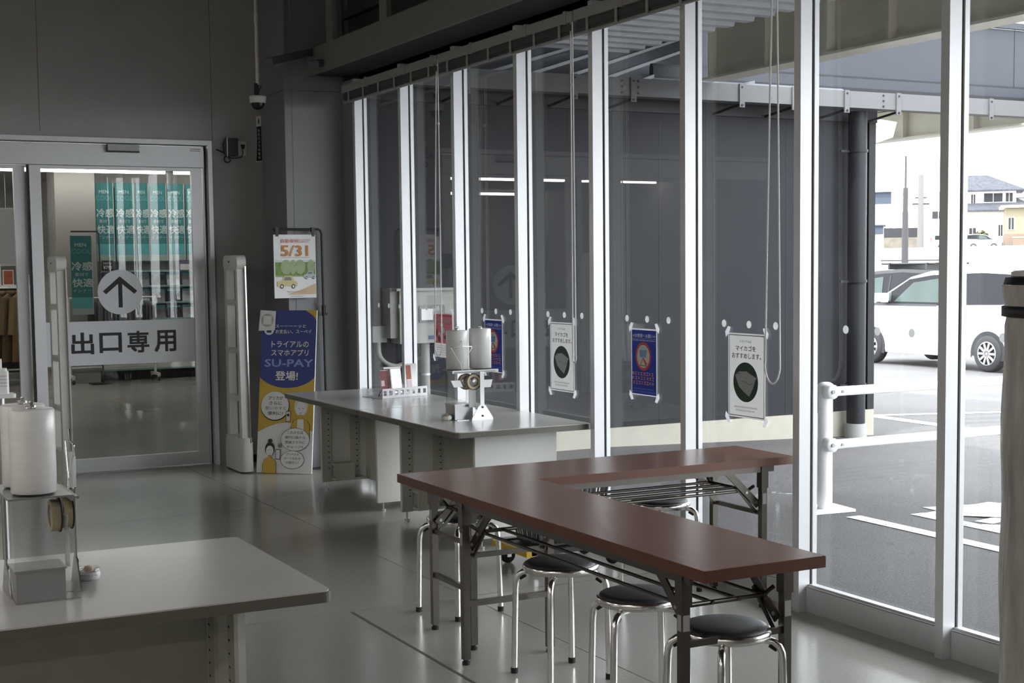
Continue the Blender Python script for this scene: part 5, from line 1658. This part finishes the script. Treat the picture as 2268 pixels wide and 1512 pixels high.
# ================================================================== STORE BEYOND THE DOOR
sf_ = struct('floor_store', MB().box(-5, 10, 11.6, 27, -0.1, 0.0), FLOOR, 'polished floor of the shop beyond the door')
struct('ceiling_store', MB().box(-5, 10, 11.58, 27, 3.02, 3.12), mat('store_ceiling', (0.5, 0.5, 0.48), 0.8, var=0.03))
SW = mat('store_wall', (0.33, 0.32, 0.30), 0.7, var=0.03)
struct('wall_store_back', MB().box(-5, 4.2, 26.0, 26.1, 0, 3.02).box(4.0, 10, 21.35, 21.45, 0, 3.02), SW)
struct('wall_store_left', MB().box(-5.1, -5, 11.58, 27, 0, 3.02), SW)
struct('wall_store_right', MB().box(10, 10.1, 11.58, 27, 0, 3.02), SW)
struct('pillar_store', MB().box(3.62, 4.17, 20.75, 21.35, 0, 3.02), SW, 'square grey pillar inside the shop')
struct('wall_store_jog', MB().box(4.0, 4.2, 21.45, 26.0, 0, 3.02), SW)
TUBE = emit('tube_glow', (1.0, 0.97, 0.92), 4.5)
for ry in (16.9, 20.35, 24.6):  # first row is hidden above the door header, added to light the shop
    for j, rx in enumerate((-3.7, -1.2, 1.35, 3.87, 6.4)):
        if (ry > 21 and rx > 3) or (ry < 19 and abs(rx - 1.35) > 3):
            continue
        t = thing('ceiling_light', 'bright tube light on the shop ceiling beyond the door', 'ceiling light', (rx, ry, 2.94), 0, 'rows of shop ceiling lights')
        part(t, 'tube', MB().box(-1.2, 1.2, -0.03, 0.03, 0.0, 0.045), TUBE)
        part(t, 'housing', MB().box(-1.22, 1.22, -0.045, 0.045, 0.045, 0.08), WHITEP)

TEAL = mat('banner_teal', (0.025, 0.20, 0.21), 0.6, var=0.05)
TEAL2 = mat('banner_aqua', (0.10, 0.42, 0.46), 0.6, var=0.05)
BTXT = mat('banner_text', (0.55, 0.66, 0.66), 0.6, var=0.02)
BLIN = mat('banner_outline', (0.12, 0.38, 0.40), 0.6, var=0.02)
BEDGE = mat('banner_edge', (0.55, 0.58, 0.56), 0.6, var=0.03)


def banner(label, x0, x1, y, z0, z1, grad=True):
    t = thing('hanging_banner', label, 'banner', ((x0 + x1) / 2, y, z0), 0, 'teal banners in the shop')
    W, H = x1 - x0, z1 - z0
    part(t, 'cloth', MB().box(x0, x1, y, y + 0.004, z0, z1), TEAL, world=True)
    p = Print(t, (x0, y - 0.001, z0), (1, 0, 0), (0, 0, 1), eps=0.0008)
    p.rect(0, 0, W, H * 0.22, TEAL2, 'printed_fade')
    p.rect(0, 0, W, H * 0.08, mat('banner_sand', (0.35, 0.45, 0.40), 0.6, var=0.05), 'printed_fade')
    p.rect(W - 0.012, 0, W, H, BEDGE, 'edge_hem')
    p.k += 1
    p.text('MEN', W * 0.46, H * 0.885, BTXT, w=W * 0.52, h=H * 0.042, bold=0.012)
    p.text('COOL', W * 0.48, H * 0.805, BLIN, w=W * 0.92, h=H * 0.062)
    p.text('冷感', W * 0.50, H * 0.615, BTXT, w=W * 0.94, h=H * 0.108, bold=0.02)
    p.text('素材で', W * 0.48, H * 0.510, BTXT, w=W * 0.62, h=H * 0.046)
    p.text('快適', W * 0.52, H * 0.405, BTXT, w=W * 0.94, h=H * 0.108, bold=0.02)
    p.text('インナー', W * 0.48, H * 0.305, BTXT, w=W * 0.86, h=H * 0.040)
    p.done()


bu = [(212, 252), (255, 298), (301, 331), (334, 372), (375, 413), (416, 452)]
nm = ['first', 'second', 'third', 'fourth', 'fifth', 'sixth']
for i, (a, b) in enumerate(bu):
    banner('teal menswear banner over the shop shelf, %s from the shop pillar' % nm[i], 4.238 + (a - 212) * 0.00637, 4.238 + (b - 212) * 0.00637, 21.05, 1.72, 2.845)
banner('teal menswear banner on a black stand before the shop pillar', 3.735, 4.03, 20.35, 0.98, 2.07)
bs = thing('banner_stand', 'thin black banner stand before the shop pillar', 'stand', (4.12, 20.35, 0))
part(bs, 'frame', MB().tube([(4.13, 20.37, 0.02), (4.13, 20.37, 2.10), (4.10, 20.37, 2.13), (3.75, 20.37, 2.13)], 0.012, n=8), BLACKPL, world=True)
part(bs, 'foot', MB().box(3.95, 4.2, 20.25, 20.5, 0, 0.02), BLACKPL, world=True)

# wall shelf with packed underwear
sh = thing('wall_shelf', 'white shop shelf unit below the teal banners', 'shelf', (4.95, 21.2, 0))
part(sh, 'back_panel', MB().box(4.25, 6.2, 21.28, 21.33, 0.1, 1.68), mat('shelf_back', (0.30, 0.31, 0.31), 0.6, var=0.05), world=True)
for z in (0.14, 0.60, 0.86, 1.10, 1.34, 1.56):
    part(sh, 'shelf_board', MB().box(4.25, 6.2, 20.98 if z > 0.2 else 20.9, 21.28, z, z + 0.025), mat('shelf_aqua', (0.30, 0.46, 0.46), 0.4, var=0.03), world=True)
part(sh, 'kick_panel', MB().box(4.25, 6.2, 20.9, 20.93, 0.165, 0.33), WHITEP, world=True)
part(sh, 'base', MB().box(4.27, 6.2, 20.98, 21.28, 0.0, 0.14), BLACKPL, world=True)
packm = [mat('pack_white', (0.60, 0.62, 0.63), 0.2, var=0.15, scale=15), mat('pack_dark', (0.06, 0.065, 0.075), 0.2, var=0.3, scale=15), mat('pack_grey', (0.32, 0.33, 0.34), 0.2, var=0.2, scale=15)]
rows = [(1.365, 'top', 'S'), (1.125, 'second', 'M'), (0.885, 'third', 'L')]
ords = ['first', 'second', 'third', 'fourth', 'fifth', 'sixth', 'seventh']
for rz, rn, letter in rows:
    for j in range(6):
        x = 4.42 + j * 0.225
        m = packm[(j * 2 + int(rz * 10)) % 3]
        t = thing('clothing_pack', 'plastic clothing pack on the %s shelf, %s along from the shop pillar' % (rn, ords[j]), 'clothing pack', (x, 21.06, rz), 0, 'clothing packs on the shop shelf')
        part(t, 'pack', MB().prism(rrect(-0.095, 0.0, 0.095, 0.185, 0.01), XZ, 0.05, -0.03), m)
        p = Print(t, (0, -0.0305, 0), (1, 0, 0), (0, 0, 1), world=False)
        p.rect(-0.095, 0.15, 0.095, 0.185, TEAL2, 'header_strip')
        if j % 2 == 0:
            p.text(letter, 0.055, 0.125, TEAL, h=0.05, bold=0.02)
        p.done()
for i, (x, z, m, tx) in enumerate(((4.36, 1.60, INK, '¥799'), (5.47, 1.60, mat('card_violet', (0.16, 0.13, 0.24), 0.5, var=0.05), None))):
    t = thing('price_card', ['black price card with white figures under the first banner', 'violet and white price card under the fifth banner'][i], 'price card', (x, 20.97, z))
    part(t, 'card', MB().box(-0.08, 0.08, -0.004, 0.0, -0.02, 0.13), m)
    p = Print(t, (0, -0.0045, 0), (1, 0, 0), (0, 0, 1), world=False)
    if tx:
        p.text(tx, 0, 0.03, WINK, w=0.12, h=0.05, bold=0.01)
        p.marks(-0.06, 0.06, 0.09, 0.03, WINK, 6)
    else:
        p.rect(-0.06, -0.015, 0.078, 0.07, PAPER, 'printed_ground')
    p.done()


# clothes rails and garments
def rail(label, x0, x1, y, z, col):
    t = thing('clothes_rail', label, 'clothes rail', ((x0 + x1) / 2, y, 0))
    part(t, 'hanging_bar', MB().cyl((x0, y, z), (x1, y, z), 0.014, n=10), col, world=True)
    for x in (x0, x1):
        part(t, 'upright', MB().cyl((x, y, 0.10), (x, y, z + 0.02), 0.018, n=10), col, world=True)
        part(t, 'foot_bar', MB().box(x - 0.02, x + 0.02, y - 0.22, y + 0.22, 0.085, 0.12), col, world=True)
        for dy in (-0.2, 0.2):
            part(t, 'caster', MB().lathe([(0.0, -0.015), (0.035, -0.015), (0.035, 0.015), (0.0, 0.015)], (x, y + dy, 0.036), n=14, axis='x'), BLACKPL, world=True)
            part(t, 'caster_fork', MB().box(x - 0.018, x + 0.018, y + dy - 0.012, y + dy + 0.012, 0.05, 0.09), col, world=True)
    part(t, 'lower_bar', MB().cyl((x0, y, 0.22), (x1, y, 0.22), 0.014, n=10), col, world=True)
    return t


rail('white clothes rail on casters behind the exit band', 3.74, 4.93, 20.66, 1.20, WHITEP)
rail('white clothes rail hung with brown coats in the shop', 2.2, 3.26, 20.9, 1.36, WHITEP)
TROUS = [mat('cloth_black', (0.03, 0.03, 0.033), 0.9, var=0.2), mat('cloth_charcoal', (0.09, 0.09, 0.10), 0.9, var=0.2), mat('cloth_grey', (0.17, 0.165, 0.16), 0.9, var=0.2)]
for i in range(18):
    x = 4.03 + i * 0.048
    t = thing('trousers', 'dark trousers hanging on the shop rail behind the arrow sign', 'trousers', (x, 20.66, 0.45), 0, 'dark trousers on the shop rail')
    rnd = random.Random(i)
    mb = MB()
    zt = 0.70
    pr_ = []
    for s in range(9):
        f = s / 8
        z = zt - f * 0.62
        pr_.append((0.012 + 0.006 * math.sin(5 * f + i), 0.17 - 0.03 * f + 0.01 * math.sin(7 * f + i * 2), z))
    vs = []
    for (a, b, z) in pr_:
        vs += [(-a, -b, z), (a, -b, z), (a, b, z), (-a, b, z)]
    fs = []
    for s in range(8):
        for q in range(4):
            fs.append((s * 4 + q, (s + 1) * 4 + q, (s + 1) * 4 + (q + 1) % 4, s * 4 + (q + 1) % 4))
    fs += [(0, 1, 2, 3), (35, 34, 33, 32)]
    mb.add(vs, fs, True)
    part(t, 'cloth', mb, TROUS[i % 3])
    part(t, 'hanger', MB().tube([(0, 0, 0.70), (0, 0, 0.745), (0, 0.012, 0.762), (0, 0, 0.768)], 0.003, n=6), BLACKPL)
BRN = [mat('coat_tan', (0.20, 0.135, 0.06), 0.9, var=0.2, scale=6), mat('coat_brown', (0.15, 0.10, 0.05), 0.9, var=0.2, scale=6)]


def coat(label, x, y, z, rot, m):
    t = thing('coat', label, 'coat', (x, y, z), rot, 'brown coats on the shop rail')
    mb = MB()
    sec = [(0.0, 0.06, 0.03), (0.05, 0.20, 0.038), (0.10, 0.235, 0.042), (0.25, 0.225, 0.044), (0.50, 0.22, 0.042), (0.78, 0.245, 0.045), (0.95, 0.255, 0.045)]
    n = 22
    vs = []
    for (d, w, th) in sec:
        for k in range(n):
            a = 2 * math.pi * k / n
            fold = 1 + 0.10 * math.sin(9 * a + d * 3) * min(1, d * 1.4)
            vs.append((w * math.cos(a), th * math.sin(a) * fold, 0.95 - d))
    fs = [(i * n + k, (i + 1) * n + k, (i + 1) * n + (k + 1) % n, i * n + (k + 1) % n) for i in range(len(sec) - 1) for k in range(n)]
    mb.add(vs, fs, True)
    part(t, 'body', mb, m)
    for s in (-1, 1):
        part(t, 'sleeve', MB().cyl((s * 0.20, 0, 0.89), (s * 0.275, 0, 0.38), 0.045, 0.046, n=12), m)
    part(t, 'collar', MB().lathe([(0.05, 0.0), (0.07, 0.02), (0.06, 0.06), (0.045, 0.055)], (0, 0, 0.93), n=14), m)
    part(t, 'hanger', MB().tube([(0, 0, 0.93), (0, 0, 1.02), (0, 0.015, 1.035), (0, 0, 1.045)], 0.004, n=6), BLACKPL)
    return t


for i, (x, r) in enumerate(((3.13, 0.9), (3.0, 0.9), (2.87, 0.9), (2.74, 0.9), (2.61, 0.9), (2.48, 0.9))):
    coat('brown coat on the shop rail, %s from the sliding door stile' % ords[i], x, 20.9, 0.335, r, BRN[i % 2])
gs = thing('goods_shelf', 'shop shelf with boxed goods above the brown coats', 'shelf', (2.75, 21.9, 0))
part(gs, 'board', MB().box(2.0, 3.45, 21.75, 22.2, 1.36, 1.39), WHITEP, world=True)
part(gs, 'upright', MB().box(3.42, 3.45, 21.75, 22.2, 0, 1.36).box(2.0, 2.03, 21.75, 22.2, 0, 1.36), WHITEP, world=True)
part(gs, 'lower_panel', MB().box(2.03, 3.42, 22.1, 22.15, 0.1, 1.36), BLACKPL, world=True)
for i, (x, w, h, m, lab) in enumerate(((3.33, 0.17, 0.15, mat('box_salmon', (0.45, 0.20, 0.15), 0.6, var=0.1, scale=12), 'salmon card sign on the goods shelf by the door stile'),
                                       (3.12, 0.15, 0.22, mat('box_rust', (0.40, 0.10, 0.04), 0.6, var=0.3, scale=12), 'white framed rust picture on the goods shelf'),
                                       (2.93, 0.18, 0.30, mat('box_cream', (0.55, 0.45, 0.36), 0.6, var=0.2, scale=12), 'cream printed box on the goods shelf beside the rust picture'))):
    t = thing('goods_box', lab, 'box', (x, 21.85, 1.39), 0)
    part(t, 'box', MB().box(-w / 2, w / 2, 0, 0.05, 0, h), PAPER)
    part(t, 'front_print', MB().box(-w / 2 + 0.012, w / 2 - 0.012, -0.002, 0.0, 0.012, h - 0.012), m)
wbd = thing('wall_board', 'large pale framed notice board on the shop wall beyond the fixed pane', 'board', (2.5, 22.4, 1.7))
part(wbd, 'panel', MB().box(1.2, 3.42, 22.4, 22.43, 1.70, 2.50), mat('board_pale', (0.42, 0.45, 0.46), 0.35, var=0.06, scale=2), world=True)
part(wbd, 'frame', MB().box(3.42, 3.45, 22.38, 22.44, 1.67, 2.53).box(1.2, 3.42, 22.38, 22.44, 1.67, 1.70).box(1.2, 3.42, 22.38, 22.44, 2.50, 2.53), BEDGE, world=True)
part(wbd, 'hanging_wire', MB().cyl((3.2, 22.41, 2.53), (3.2, 22.41, 3.02), 0.006, n=6).cyl((1.6, 22.41, 2.53), (1.6, 22.41, 3.02), 0.006, n=6), STEEL, world=True)

# ---- hand sanitiser on a slim stand, half out of the picture
hs = thing('sanitiser_stand', 'slim grey stand under the white pump bottle', 'stand', (1.075, 7.95, 0))
part(hs, 'post', MB().cyl((0, 0, 0.02), (0, 0, 0.93), 0.02, n=12), STEEL)
part(hs, 'foot', MB().lathe([(0.0, 0.02), (0.13, 0.018), (0.14, 0.0), (0.0, 0.0)], n=24), STEEL)
part(hs, 'shelf', MB().prism(rrect(-0.07, -0.07, 0.07, 0.07, 0.02), XY, 0.93, 0.95), WHITEPL)
pbt = thing('pump_bottle', 'white pump bottle with a printed label before the fixed door pane', 'bottle', (1.075, 7.95, 0.95))
part(pbt, 'bottle', MB().prism(rrect(-0.042, -0.03, 0.042, 0.03, 0.018), XY, 0.0, 0.12).prism(rrect(-0.034, -0.024, 0.034, 0.024, 0.014), XY, 0.12, 0.135), WHITEPL)
part(pbt, 'pump', MB().cyl((0, 0, 0.135), (0, 0, 0.185), 0.011, n=12).cyl((0, 0, 0.18), (-0.045, 0, 0.185), 0.006, n=8), WHITEPL)
pq = Print(pbt, (0, -0.0302, 0), (1, 0, 0), (0, 0, 1), world=False)
for i in range(4):
    pq.marks(-0.03, 0.032, 0.095 - i * 0.018, 0.006, RED if i == 0 else GREYI, 7, seed=90 + i)
pq.done()
